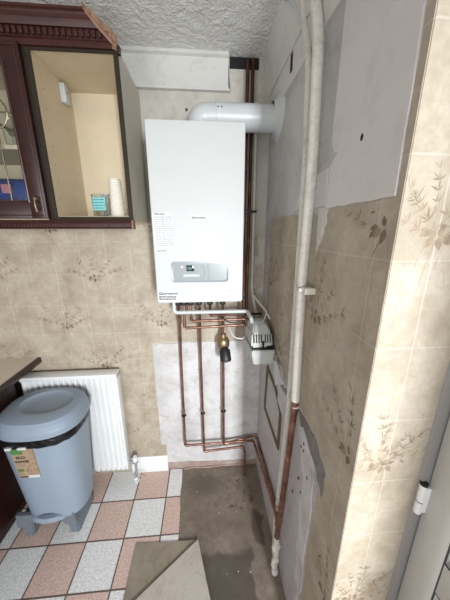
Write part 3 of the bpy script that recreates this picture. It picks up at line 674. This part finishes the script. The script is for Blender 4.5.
bm = B(); tube(bm, [(.275, -.25, 1.17), (.283, -.27, 1.195), (.291, -.28, 1.235)], .0028, .01, 8); tag(obj('vent_tube', bm, M['white_plastic'], loc=(.28, -.25, 1.17)), 'thin clear vent tube sticking up from the pump hood', 'tube')
bm = B(); tube(bm, [(.115, -.10, 1.16), (.120, -.13, 1.10), (.150, -.17, 1.055), (.195, -.17, 1.05), (.213, -.16, 1.065)], .0035, .03, 8)
tag(obj('white_cable', bm, M['white_plastic'], loc=(.12, -.13, 1.10)), 'loose white cable looping left of the pump', 'cable')
bm = B(); tube(bm, [(.065, -.13, 1.175), (.09, -.165, 1.163), (.125, -.16, 1.140), (.16, -.15, 1.135)], .003, .02, 8)
tag(obj('black_cable', bm, M['black'], loc=(.09, -.165, 1.16)), 'short black cable crossing the pipes below the boiler', 'cable')
bm = B(); tube(bm, [(.262, -.05, 1.27), (.285, -.10, 1.24), (.318, -.16, 1.20), (.33, -.20, 1.17)], .006, .03, 8)
tag(obj('white_cable', bm, M['painted_pipe'], loc=(.285, -.10, 1.24)), 'pale cable bending from the corner conduit to the right wall above the pump', 'cable')
bm = B(); tube(bm, [(.326, -.345, 1.035), (.318, -.40, 1.03), (.308, -.50, 1.015), (.312, -.555, 1.01)], .0045, .02, 8)
tag(obj('outlet_tube', bm, M['white_plastic'], loc=(.32, -.40, 1.03)), 'short white tube from the pump tray to the tall painted pipes', 'tube')
# white trunking chunks under the pump
bm = B(); prism(bm, jag((-.345, 1.02), (-.43, 1.03), 3, .004, 101) + jag((-.43, 1.03), (-.47, .96), 3, .006, 102) + jag((-.47, .96), (-.40, .91), 3, .006, 103) + jag((-.40, .91), (-.345, 1.02), 4, .004, 104), .315, XR - .0015, YZ, bev=.002)
prism(bm, [(-.44, .955), (-.535, .955), (-.535, .835), (-.44, .86)], .318, XR - .0015, YZ, bev=.003)
tag(obj('plaster_block', bm, M['plaster_white'], loc=(.33, -.44, .95)), 'rough white block on the right wall just below the pump tray', 'block')

# ------------------------------------------------------------------ tall painted pipes up the right wall
tt = thing('tall_pipe', 'thick cream painted pipe running floor to ceiling on right wall, bare copper low down', 'pipe', (.305, -.60, 0))
path = [(.307, -.50, H + .01), (.307, -.555, 2.235), (.307, -.615, 2.11), (.307, -.645, 1.80), (.307, -.640, 1.45), (.307, -.672, 1.01)]
bm = B(); tube(bm, path, .0150, .06, 18); obj('painted_length', bm, M['painted_pipe'], tt)
bm = B(); tube(bm, [(.307, -.671, 1.02), (.306, -.630, .50), (.305, -.600, .225)], .0118, .05, 16); tube(bm, [(.306, -.674, 1.035), (.306, -.668, .985)], .0145, 0, 16)
obj('copper_length', bm, M['copper'], tt, label='bare tarnished copper lower length')
bm = B(); tube(bm, [(.305, -.600, .24), (.305, -.612, .16), (.307, -.60, .08), (.306, -.605, -.004)], .013, .02, 12, radii=None)
for k in range(7): sphere(bm, (.306 + random.uniform(-.006, .006), -.605 + random.uniform(-.012, .012), .03 + k * .028), random.uniform(.014, .019))
obj('filler_lump', bm, M['filler'], tt, label='lumpy white filler at the pipe foot')
bm = B(); box(bm, .289, .325, -.668, -.650, 1.427, 1.440, .002); box(bm, .30, XR - .002, -.690, -.655, 1.424, 1.444, .002); lathe(bm, [(.0155, 0), (.0185, 0), (.0185, .014), (.0155, .014)], (.307, -.641, 1.426), (0, 0, 1), 18)
obj('pipe_clip', bm, M['painted_pipe'], tt)
bm = B(); tube(bm, [(.3, -.618, .352), (.305, -.60, .352)], .0135, 0, 12); tube(bm, [(.3055, -.612, .385), (.305, -.603, .32)], .0145, 0, 14); obj('tee_fitting', bm, M['copper'], tt)
bm = B(); tube(bm, [(.322, -.395, H + .01), (.318, -.46, 2.235), (.318, -.525, 2.11), (.320, -.555, 1.85), (.322, -.565, 1.37), (.322, -.575, .95), (.322, -.555, .63), (.322, -.520, .20), (.322, -.535, -.004)], .0105, .05, 14)
tag(obj('slim_painted_pipe', bm, M['painted_pipe'], loc=(.322, -.53, 0)), 'slimmer cream painted pipe close behind the thick one on right wall', 'pipe')
bm = B(); tube(bm, [(.295, -.30, H - .001), (.288, -.37, 2.352), (.292, -.41, 2.31), (.306, -.44, 2.26), (.309, -.47, 2.22)], .0035, .03, 8)
tag(obj('white_cable', bm, M['white_plastic'], loc=(.295, -.38, 2.33)), 'thin white cable curving over the ceiling cove to the tall pipes', 'cable')
bm = B(); tube(bm, [(.296, -.62, 2.335), (.300, -.64, 2.30), (.312, -.68, 2.285), (.321, -.66, 2.25)], .004, .02, 8)
for k in range(3): sphere(bm, (.300 + k * .005, -.635 - k * .012, 2.30 - k * .008), .007)
tag(obj('hooked_wire', bm, M['painted_pipe'], loc=(.31, -.65, 2.30)), 'small hooked stub of wire on the cove right of the tall pipes', 'wire')

# ------------------------------------------------------------------ radiator
rt = thing('radiator', 'white ribbed panel radiator on the back wall behind the bin', 'radiator', (-.785, -.06, .10))
rx0, rx1, rz0, rz1 = -1.052, -.529, .115, .820
bm = B(); prof = [(rx0, -.088), (rx0 + .012, -.094), (rx0 + .022, -.088)]
n = 15; x0 = rx0 + .03; pitch = (rx1 - .02 - x0) / n
for i in range(n):
    xs = x0 + i * pitch
    prof += [(xs, -.072), (xs + pitch * .26, -.097), (xs + pitch * .56, -.097), (xs + pitch * .82, -.072)]
prof += [(rx1 - .015, -.086), (rx1 - .008, -.094), (rx1, -.088)]
fr = [bm.verts.new((x, y, rz0 + .03)) for x, y in prof]; tp = [bm.verts.new((x, y, rz1 - .045)) for x, y in prof]
fb = [bm.verts.new((x, -.088, rz0)) for x, y in prof]; ftp = [bm.verts.new((x, -.090, rz1 - .02)) for x, y in prof]
for i in range(len(prof) - 1):
    bm.faces.new((fr[i], fr[i + 1], tp[i + 1], tp[i])); bm.faces.new((fb[i], fb[i + 1], fr[i + 1], fr[i])); bm.faces.new((tp[i], tp[i + 1], ftp[i + 1], ftp[i]))
box(bm, rx0, rx1, -.070, -.064, rz0, rz1 - .02)
obj('front_panel', bm, M['radiator'], rt, ang=20)
bm = B(); box(bm, rx0 - .002, rx1 + .004, -.098, -.030, rz1 - .024, rz1, .004); box(bm, rx1 - .002, rx1 + .004, -.095, -.034, rz0 + .01, rz1 - .01, .002)
top_c = obj('top_cover', bm, M['radiator'], rt)
bm = B(); box(bm, rx0, rx1, -.046, -.034, rz0, rz1 - .02, .003); obj('rear_panel', bm, M['radiator'], rt)
for x in (-.95, -.62):
    bm = B(); box(bm, x - .02, x + .02, -.034, -.0015, .2, .7); obj('wall_bracket', bm, M['radiator'], rt)
bm = B(); tube(bm, [(rx1 - .005, -.066, .150), (-.482, -.066, .150)], .010, 0, 12); tube(bm, [(-.486, -.066, .150), (-.486, -.072, .0)], .0085, 0, 12)
sphere(bm, (-.486, -.066, .150), .017); lathe(bm, [(0, 0), (.013, 0), (.013, .014), (0, .014)], (-.510, -.066, .150), (1, 0, 0), 8)
vv = obj('valve', bm, M['panel_rim'], rt, label='chrome lockshield valve')
bm = B(); lathe(bm, [(0, 0), (.015, 0), (.016, .02), (.013, .034), (0, .034)], (-.486, -.066, .160), (0, -.1, 1), 16); obj('valve_cap', bm, M['radiator'], vv)
bm = B(); sphere(bm, (-.487, -.09, .035), .014, 1, 1, .8); lathe(bm, [(0, 0), (.017, 0), (.017, .006), (0, .006)], (-.487, -.075, .0), (0, 0, 1), 14); obj('floor_collar', bm, M['radiator'], vv)
bm = B(); tube(bm, [(-.478, -.088, .045), (-.45, -.075, .048), (-.425, -.07, .03)], .0022, .01, 6); tag(obj('earth_wire', bm, M['brass'], loc=(-.45, -.075, .045)), 'short yellowish earth wire at the radiator valve', 'wire')

# ------------------------------------------------------------------ pedal bin
pb = thing('pedal_bin', 'blue-grey plastic pedal bin with closed lid standing by the radiator', 'bin', (-.865, -.25, 0))
def sup(cx, cy, hx, hy, n_=3.0, seg=48, fy_=1.0):
    out = []
    for k in range(seg):
        a = 2 * math.pi * k / seg; c_, s_ = math.cos(a), math.sin(a)
        out.append((cx + hx * math.copysign(abs(c_) ** (2 / n_), c_), cy + hy * math.copysign(abs(s_) ** (2 / n_), s_)))
    return out
def loft(bm, rings, cap0=True, cap1=True, mi=0):
    V = [[bm.verts.new(p) for p in r] for r in rings]; n = len(V[0])
    for A, C in zip(V[:-1], V[1:]):
        for k in range(n): bm.faces.new((A[k], A[(k + 1) % n], C[(k + 1) % n], C[k])).material_index = mi
    if cap0: bm.faces.new(V[0][::-1])
    if cap1: bm.faces.new(V[-1])
    return V
def rot2(p, c, a): x, y = p[0] - c[0], p[1] - c[1]; return (c[0] + x * math.cos(a) - y * math.sin(a), c[1] + x * math.sin(a) + y * math.cos(a))
BC = (-.828, -.268)
def tilt(z, y): return z + .028 + .02 * (y - BC[1])
bm = B(); rings = []
for (z, hx, hy, oy) in ((.155, .138, .110, .0), (.16, .146, .117, 0), (.40, .162, .132, 0), (.640, .180, .146, 0), (.647, .182, .148, 0)):
    ring = []
    for (x, y) in sup(BC[0], BC[1], hx, hy, 2.8):
        zz = z if z < .6 else tilt(z, y)
        if z < .2:   # front arch over the pedal
            zz = z + (.045 * max(0, 1 - ((x - BC[0] + .01) / .085) ** 2) if y < BC[1] - .04 else 0)
        ring.append((x, y, zz))
    rings.append(ring)
loft(bm, rings, True, True); body = obj('body', bm, M['bin'], pb, ang=50)
bm = B(); rings = []
rn = random.Random(9)
for (z, e) in ((.625, .004), (.633, .0085), (.650, .0095), (.668, .008), (.672, .0)):
    rings.append([(x, y, tilt(z, y) + rn.uniform(-.0035, .0035) + (.010 * math.sin((x - BC[0]) * 22) if z < .62 else 0)) for x, y in sup(BC[0], BC[1], .180 + e, .146 + e, 2.8)])
loft(bm, rings, False, False); obj('bin_liner', bm, M['bag'], pb, label='black liner rim folded under the lid')
bm = B(); rings = []
LC = (BC[0], BC[1] + .002)
for (z, hx, hy) in ((.668, .190, .153), (.672, .197, .159), (.694, .197, .159), (.700, .192, .154), (.704, .191, .153), (.726, .187, .150), (.742, .172, .138), (.748, .150, .120)):
    rings.append([(x, y, tilt(z, y)) for x, y in sup(LC[0], LC[1], hx, hy, 2.5)])
# recessed oval grip on the lid top
for (z, hx, hy) in ((.750, .124, .092), (.745, .117, .086), (.738, .098, .070), (.736, .05, .035)):
    rings.append([(x + .012, y + .012, tilt(z, y)) for x, y in sup(LC[0], LC[1], hx, hy, 2.0)])
loft(bm, rings, True, True); lid = obj('lid', bm, M['bin_lid'], pb, ang=28)
# stand / feet
bm = B()
for sx in (-1, 1):
    cx = BC[0] - .042 + sx * .120
    a = [(cx - .026, -.355), (cx + .026, -.355), (cx + .026, -.17), (cx - .026, -.17)]
    b_ = [(cx - .022 - .012 * sx, -.345), (cx + .022 - .012 * sx, -.345), (cx + .02 - .01 * sx, -.18), (cx - .02 - .01 * sx, -.18)]
    slab(bm, a, b_, 0.0, .150, .006)
FX = BC[0] - .042
prism(bm, [(FX - .143, .182), (FX - .150, .10), (FX - .105, .095), (FX - .085, .128), (FX + .075, .128), (FX + .095, .095), (FX + .150, .10), (FX + .143, .175)], -.372, -.350, XZ, bev=.004)
box(bm, FX - .13, FX + .15, -.352, -.16, .135, .156, .004)
obj('foot_frame', bm, M['bin_foot'], pb, label='darker grey foot frame')
bm = B(); rings = []
for (z, s_) in ((.150, .9), (.156, 1.0), (.172, .96), (.178, .8)):
    rings.append([(x, y, z) for x, y in sup(BC[0] - .02, -.372, .085 * s_, .030 * s_, 2.0, 32)])
loft(bm, rings); obj('pedal', bm, M['bin'], pb, label='blue-grey oval foot pedal')
# printed label
def on_front(z): return -(.268 + .117 + (.148 - .117) * (z - .16) / .487) - .001
bm = B(); x0, x1, z0, z1 = -.906, -.812, .472, .650
q = [(x0, on_front(z0) - .0012, z0), (x1, on_front(z0) - .0012, z0), (x1, on_front(z1) - .0012, z1), (x0, on_front(z1) - .0012, z1)]
def qplate(bm, u0, u1, w0, w1, lift, th=.0006):
    P = lambda u, w_, l: Vector((x0 + (x1 - x0) * u, on_front(z0 + (z1 - z0) * w_) - l, z0 + (z1 - z0) * w_))
    a = [bm.verts.new(P(u, w_, lift)) for u, w_ in ((u0, w0), (u1, w0), (u1, w1), (u0, w1))]; c = [bm.verts.new(P(u, w_, lift + th)) for u, w_ in ((u0, w0), (u1, w0), (u1, w1), (u0, w1))]
    bm.faces.new(a[::-1]); bm.faces.new(c)
    for i in range(4): bm.faces.new((a[i], a[(i + 1) % 4], c[(i + 1) % 4], c[i]))
qplate(bm, 0, 1, 0, 1, -.004, .0062); lb = obj('product_label', bm, M['kraft'], pb, label='brown card product label')
bm = B(); qplate(bm, .0, .52, .84, 1.0, .0022); obj('label_print', bm, M['green'], lb)
bm = B(); qplate(bm, .05, .32, .24, .33, .0022); obj('label_print', bm, M['green'], lb)
bm = B(); qplate(bm, .45, 1.0, .0, .09, .0022); obj('barcode_patch', bm, M['sticker'], lb)
bm = B(); qplate(bm, .04, .40, .02, .06, .0024); obj('label_print', bm, M['ink'], lb)
text('label_text', 'ECO', .020, (-.892, on_front(.60) - .0032, .595), M['ink'], lb, bold=True)
text('label_text', 'RANGE', .018, (-.900, on_front(.580) - .0032, .572), M['ink'], lb, bold=True)
bm = B(); rr = random.Random(2)
for i in range(14): qplate(bm, (u := rr.uniform(.1, .85)), u + .07, (w_ := rr.uniform(.12, .5)), w_ + .015, .0022)
obj('label_print', bm, M['leaf_mid'], lb)
for (xa, xb) in ((-.922, -.897), (-.868, -.832)):
    bm = B(); box(bm, xa, xb, on_front(.62) - .0125, on_front(.62) + .002, .654, .665, .001); obj('hook_tab', bm, M['sticker'], pb, label='small white tab under the rim')

# ------------------------------------------------------------------ base cabinet + worktop at the left
bc = thing('base_cabinet', 'dark mahogany kitchen base cabinet at the left under the worktop', 'cabinet', (-1.36, -.9, 0))
bm = B(); box(bm, XL + .002, -1.085, -1.9, -.003, .10, .868, .002); obj('body', bm, M['mahogany_dark'], bc)
bm = B(); box(bm, XL + .002, -1.125, -1.9, -.003, .0, .10); obj('plinth', bm, M['mahogany_dark'], bc)
for k in range(3):
    y1 = -.115 - k * .60; y0 = y1 - .59
    bm = B(); box(bm, -1.085, -1.066, y0, y1, .12, .86, .003); dr = obj('door', bm, M['mahogany'], bc)
    bm = B(); box(bm, -1.066, -1.061, y0 + .07, y1 - .07, .19, .79, .004); obj('raised_panel', bm, M['mahogany'], dr)
bm = B(); prism(bm, [(XL + .002, .8695), (XL + .002, .898), (-.995, .898), (-.995, .8695)], -1.9, -.002, lambda u, v, d: (u, d, v))
wt = obj('worktop', bm, M['laminate'], loc=(-1.3, -.9, .88)); tag(wt, 'beige laminate worktop with dark wooden edge at the left', 'worktop')
bm = B(); box(bm, -.995, -.975, -1.9, -.002, .866, .900, .004); e_ = obj('wooden_edge', bm, M['mahogany'], wt, label='dark wooden edging strip')

# ------------------------------------------------------------------ wall cabinets
CF = -.30; cx0, cx1, cz0, cz1 = -.606, -.292, 1.655, 2.232
ct = thing('open_wall_cabinet', 'doorless cream-lined wall cabinet with dark edges, left of the boiler', 'cabinet', ((cx0 + cx1) / 2, -.15, cz0))
T = .016
def cab(parent, x0, x1, inside):
    bm = B(); box(bm, x0, x0 + T, CF + .004, -.004, cz0, cz1); obj('side_panel', bm, inside, parent)
    bm = B(); box(bm, x0 + T, x1 - T, CF + .004, -.004, cz1 - T, cz1); obj('top_panel', bm, inside, parent)
    bm = B(); box(bm, x0 + T, x1 - T, CF + .004, -.004, cz0, cz0 + T); obj('base_panel', bm, inside, parent)
    bm = B(); box(bm, x0 + T, x1 - T, -.018, -.010, cz0 + T, cz1 - T); obj('back_panel', bm, inside, parent)
cab(ct, cx0, cx1, M['carcass'])
bm = B(); box(bm, cx1 - T, cx1 - .002, CF + .004, -.004, cz0, cz1); obj('side_panel', bm, M['carcass'], ct)
bm = B(); box(bm, cx1 - .002, cx1, CF + .004, -.002, cz0, cz1); obj('outer_side', bm, M['side_panel'], ct, label='pale grey-beige outer side')
bm = B()
box(bm, cx0, cx0 + T + .002, CF, CF + .004, cz0, cz1); box(bm, cx1 - T - .001, cx1, CF, CF + .004, cz0, cz1); box(bm, cx0, cx1, CF - .0003, CF + .004, cz1 - T - .002, cz1); box(bm, cx0, cx1, CF - .0003, CF + .004, cz0, cz0 + T - .002)
obj('edge_strip', bm, M['edge'], ct, label='dark brown edging')
bm = B(); box(bm, cx0 + T, cx0 + T + .022, -.125, -.085, 2.135, 2.205, .003); hp = obj('hanging_bracket', bm, M['white_plastic'], ct, label='white hanging bracket')
bm = B(); sphere(bm, (cx0 + T + .022, -.108, 2.175), .004, .4); obj('screw', bm, M['hole'], hp)
for z in [1.74 + .064 * k for k in range(7)]:
    for y in (-.25, -.06):
        bm = B(); sphere(bm, (cx0 + T + .0003, y, z), .0022, .3, 1, 1, 8); obj('shelf_pin_hole', bm, M['hole'], ct)
# glazed unit
gx0, gx1 = -1.10, -.607
gt = thing('glazed_wall_cabinet', 'dark mahogany wall cabinet with leaded glass door at upper left', 'cabinet', ((gx0 + gx1) / 2, -.15, cz0))
cab(gt, gx0, gx1, M['carcass'])
bm = B(); box(bm, gx1 - T, gx1, CF + .004, -.004, cz0, cz1); obj('side_panel', bm, M['carcass'], gt)
bm = B(); box(bm, gx1 - T, gx1, CF, CF + .004, cz0, cz1); obj('edge_strip', bm, M['edge'], gt)
bm = B(); box(bm, gx0 + T, gx1 - T, -.27, -.02, 1.915, 1.930); obj('shelf', bm, M['carcass'], gt)
DY0, DY1 = -.322, -.301; dx0, dx1, dz0, dz1 = -1.098, -.612, 1.660, 2.226; fw = .060
bm = B()
box(bm, dx0, dx0 + fw, DY0, DY1, dz0, dz1, .003); box(bm, dx1 - fw, dx1, DY0, DY1, dz0, dz1, .003)
box(bm, dx0 + fw, dx1 - fw, DY0 + .0005, DY1, dz1 - fw, dz1, .003); box(bm, dx0 + fw, dx1 - fw, DY0 + .0005, DY1, dz0, dz0 + fw, .003)
door = obj('door', bm, M['mahogany'], gt)
bm = B(); i0, i1, j0, j1 = dx0 + fw, dx1 - fw, dz0 + fw, dz1 - fw
tube(bm, [(i0, DY0 + .003, j0), (i1, DY0 + .003, j0), (i1, DY0 + .003, j1), (i0, DY0 + .003, j1), (i0, DY0 + .003, j0)], .006, 0, 8)
tube(bm, [(dx0 + .012, DY0, dz0 + .012), (dx1 - .012, DY0, dz0 + .012), (dx1 - .012, DY0, dz1 - .012), (dx0 + .012, DY0, dz1 - .012), (dx0 + .012, DY0, dz0 + .012)], .003, 0, 8)
obj('moulding', bm, M['mahogany_h'], door)
bm = B(); box(bm, i0, i1, -.312, -.309, j0, j1); obj('glass_pane', bm, M['pane'], door)
bm = B()
for x in (-.738, -.856, -.975): tube(bm, [(x, -.313, j0), (x, -.313, j1)], .0028, 0, 8)
for z in (1.855, 2.02): tube(bm, [(i0, -.313, z), (i1, -.313, z)], .0028, 0, 8)
tube(bm, [(-.748 + .055 * math.cos(R(a)), -.3135, 2.02 + .055 * math.sin(R(a))) for a in range(0, 361, 20)], .0026, 0, 6)
tube(bm, [(i0 + .006, -.313, j0 + .006), (i1 - .006, -.313, j0 + .006), (i1 - .006, -.313, j1 - .006), (i0 + .006, -.313, j1 - .006), (i0 + .006, -.313, j0 + .006)], .003, 0, 6)
obj('leading', bm, M['pewter'], door, label='brass-coloured leading')
bm = B(); lathe(bm, [(0, 0), (.011, 0), (.010, .006), (.005, .012), (.006, .018), (0, .02)], (-.641, DY0, 1.731), (0, -1, 0), 14)
tube(bm, [(-.641, DY0 - .016, 1.731), (-.641, DY0 - .02, 1.706), (-.640, DY0 - .014, 1.684)], .0045, .01, 10, radii=None); obj('handle', bm, M['pewter'], door, label='aged metal drop handle')
# cornice
ctx0, ctx1 = -1.10, -.286
cr = thing('cornice', 'dark mahogany cornice with dentils and splintered right end above the cabinets', 'cornice', (-.7, -.34, 2.233))
cp_ = [(CF + .0055, 2.2325), (CF - .010, 2.2325), (CF - .010, 2.250), (CF - .014, 2.252), (CF - .014, 2.278), (CF - .024, 2.279), (CF - .026, 2.284), (CF - .030, 2.296), (CF - .038, 2.304), (CF - .040, 2.307), (CF - .040, 2.312), (CF - .044, 2.314), (CF - .044, 2.321), (CF - .034, 2.323), (CF - .014, 2.292), (CF - .002, 2.278), (CF + .006, 2.2325)]
bm = B(); n = len(cp_)
def endx(y): return ctx1 - max(0, (-y + CF)) * 2.1
a = [bm.verts.new((ctx0, y, z - .010)) for y, z in cp_]; c = [bm.verts.new((endx(y), y, z - .010)) for y, z in cp_]
bm.faces.new(a); bm.faces.new(c[::-1]).material_index = 1
for i in range(n): bm.faces.new((a[i], c[i], c[(i + 1) % n], a[(i + 1) % n]))
obj('moulding', bm, [M['mahogany_h'], M['raw_wood']], cr, ang=25)
bm = B(); x = ctx1 - .050
while x > ctx0 + .2: box(bm, x - .0105, x, CF - .024, CF - .012, 2.246, 2.265, .001); x -= .0195
obj('dentil', bm, M['mahogany_h'], cr)
cr.children[-1]['kind'] = 'stuff'
bm = B()
pts = [(-.284, CF - .004, 2.226), (-.306, CF - .016, 2.242), (-.338, CF - .030, 2.270), (-.366, CF - .042, 2.298), (-.380, CF - .050, 2.318)]
for i in range(len(pts)):
    pass
A = []
for i, p in enumerate(pts):
    wd = (.006, .008, .008, .006, .002)[i]; A.append([(p[0] - wd, p[1], p[2] - .002), (p[0] + wd * .6, p[1] + .002, p[2] - .004), (p[0] + wd, p[1] + .012, p[2] + .006), (p[0] - wd * .4, p[1] + .012, p[2] + .010)])
loft(bm, A); obj('splintered_strip', bm, M['raw_wood'], cr, label='pale splintered wood strip')
bm = B(); box(bm, -.2915, -.281, CF - .014, CF + .002, 2.208, 2.232, .002); obj('broken_corner', bm, M['mahogany_dark'], cr)
# pelmet below
pm = thing('light_pelmet', 'mahogany light pelmet with tiny dentils along the cabinet bottoms', 'pelmet', (-.7, -.31, 1.63))
bm = B(); prism(bm, [(CF + .012, 1.6545), (CF - .024, 1.6545), (CF - .028, 1.650), (CF - .024, 1.644), (CF - .014, 1.642), (CF - .014, 1.628), (CF - .018, 1.624), (CF - .018, 1.620), (CF + .012, 1.620)], -1.10, -.296, lambda u, v, d: (d, u, v))
obj('moulding', bm, M['mahogany_h'], pm, ang=25)
bm = B(); box(bm, -.296, -.289, CF - .022, CF + .012, 1.620, 1.6545, .001); obj('raw_end', bm, M['raw_wood'], pm, label='pale unfinished end')
bm = B(); x = -.302
while x > -.98: box(bm, x - .0065, x, CF - .020, CF - .013, 1.6295, 1.6395, .0008, 1); x -= .0118
obj('dentil', bm, M['mahogany_h'], pm); pm.children[-1]['kind'] = 'stuff'

# cabinet contents
fl = cz0 + T + .0003
ja = thing('glass_tumbler', 'clear square glass with turquoise label inside the open cabinet', 'glass', (-.45, -.17, fl))
bm = B(); rings = []
for z, h_ in ((fl, .036), (fl + .004, .038), (fl + .095, .040), (fl + .095, .037), (fl + .008, .035)):
    rings.append([(x, y, z) for x, y in rrect(-.448, -.17, h_, h_, .010, 4)])
loft(bm, rings); obj('vessel', bm, M['glass'], ja)
bm = B(); box(bm, -.480, -.428, -.2145, -.2105, fl + .028, fl + .082, .001); tl = obj('label', bm, M['teal'], ja, label='turquoise paper label')
bm = B(); rr = random.Random(8)
for i in range(4):
    x = -.475
    while x < -.436: L = rr.uniform(.004, .009); box(bm, x, x + L, -.215, -.2144, fl + .036 + i * .0115, fl + .0395 + i * .0115); x += L + .003
obj('label_print', bm, M['ink'], tl)
bm = B(); tube(bm, [(-.460, -.165, fl + .012), (-.454, -.165, fl + .104)], .006, 0, 10); tube(bm, [(-.434, -.165, fl + .012), (-.436, -.165, fl + .10)], .006, 0, 10)
tag(obj('white_applicator', bm, M['white_plastic'], loc=(-.49, -.165, fl + .01)), 'pair of white sticks standing in the labelled glass', 'sticks')
bm = B(); prof = [(0, 0)]
for k in range(16): prof += [(.0290 - .0006 * k * .6, .002 + k * .0094), (.0312 - .0006 * k * .6, .007 + k * .0094)]
prof += [(.021, .158), (0, .160)]
lathe(bm, prof, (-.382, -.20, fl), (.0, 0, 1), 24)
tag(obj('stack_of_cups', bm, M['roll'], loc=(-.382, -.20, fl)), 'tall ridged stack of white cups in open cabinet beside the glass', 'cups')
bk = thing('blue_pack', 'dark blue wrapped pack on the bottom of the glazed cabinet', 'pack', (-.86, -.18, fl))
bm = B(); rings = []
for x, s_ in ((-.99, .5), (-.985, .85), (-.96, 1), (-.80, 1), (-.745, .98), (-.722, .85), (-.716, .5)):
    rings.append([(x, -.19 + (p[0]) * s_, fl + .075 + (p[1]) * s_) for p in rrect(0, 0, .065, .075, .045, 6)])
loft(bm, rings); obj('wrapper', bm, M['blue_pack'], bk, ang=50)
bm = B(); lathe(bm, [(0, 0), (.022, 0), (.022, .002), (0, .002)], (-.850, -.254, fl + .115), (0, -1, 0), 22)
obj('white_print', bm, M['sticker'], bk)
bm = B(); box(bm, -.90, -.83, -.2555, -.2535, fl + .020, fl + .033, .001); obj('white_print', bm, M['sticker'], bk)
bm = B(); box(bm, -.86, -.80, -.2558, -.2538, fl + .034, fl + .042, .001); obj('white_print', bm, M['sticker'], bk)
bm = B(); box(bm, -.82, -.78, -.2555, -.2535, fl + .018, fl + .03, .001); obj('white_print', bm, M['sticker'], bk)
bm = B(); box(bm, -.810, -.772, -.2555, -.2535, fl + .088, fl + .122, .001); obj('pink_print', bm, M['pink_print'], bk)
sh = 1.9303
def goblet(x, y, lab, s_=1.):
    bm = B(); lathe(bm, [(0, 0), (.032 * s_, 0), (.030 * s_, .003), (.005, .008), (.004, .06 * s_), (.012, .066 * s_), (.032 * s_, .09 * s_), (.036 * s_, .12 * s_), (.032 * s_, .16 * s_), (.0305 * s_, .16 * s_), (.034 * s_, .12 * s_), (.030 * s_, .092 * s_), (0, .07 * s_)], (x, y, sh), seg=24)
    tag(obj('wine_glass', bm, M['glass'], loc=(x, y, sh)), lab, 'glass')
goblet(-.705, -.16, 'wine glass on the glazed cabinet shelf nearest the door edge'); goblet(-.80, -.14, 'wine glass on the glazed cabinet shelf, further left, partly cut by the frame', 1.1)
bm = B(); lathe(bm, [(0, 0), (.026, 0), (.030, .07), (.028, .07), (.024, .008), (0, .008)], (-.745, -.225, sh), seg=12)
tag(obj('cut_glass_tumbler', bm, M['glass'], loc=(-.745, -.225, sh)), 'short faceted tumbler at the front of the glazed cabinet shelf', 'glass')

# ------------------------------------------------------------------ loose sheets on the floor
bm = B(); prism(bm, jag((-.402, -.432), (-.080, -.442), 5, .002, 201) + jag((-.080, -.442), (-.075, -1.05), 4, .002, 202) + jag((-.075, -1.05), (-.41, -1.05), 3, .002, 203) + jag((-.41, -1.05), (-.402, -.432), 6, .002, 204), .0004, .0045, XY)
tag(obj('hardboard_sheet', bm, M['board'], loc=(-.24, -.74, 0)), 'dark worn hardboard sheet lying flat over the tile edge', 'board')
bm = B(); E_ = [(-.071, -.447), (-.010, -.676), (.035, -.80), (.06, -1.05), (-.60, -1.05), (-.56, -.82), (-.34, -.650), (-.205, -.548)]
prism(bm, E_, .0048, .0145, XY)
for f in bm.faces: f.material_index = 0 if f.normal.z > .5 or abs(f.calc_center_median().z - .0145) < .001 else 1
tag(obj('pale_sheet', bm, [M['board_pale'], M['board_edge']], loc=(-.25, -.8, .0048)), 'paler sheet laid diagonally on top of the dark hardboard', 'board')
# crumbs of plaster on the concrete
rn = random.Random(12)
bm = B()
for k in range(45):
    x = rn.uniform(-.17, .30); y = rn.uniform(-.75, -.03); r = rn.choice((.0008, .001, .0013, .0016, .0028))
    if x < -.0 and y < -.42: continue
    bmesh.ops.create_icosphere(bm, subdivisions=1, radius=r, matrix=Matrix.Translation((x, y, -.005 + r * .5)))
o = tag(obj('plaster_crumbs', bm, M['plaster_white'], loc=(.05, -.3, -.005)), 'scattered crumbs of plaster on the bare concrete floor', 'debris'); o['kind'] = 'stuff'
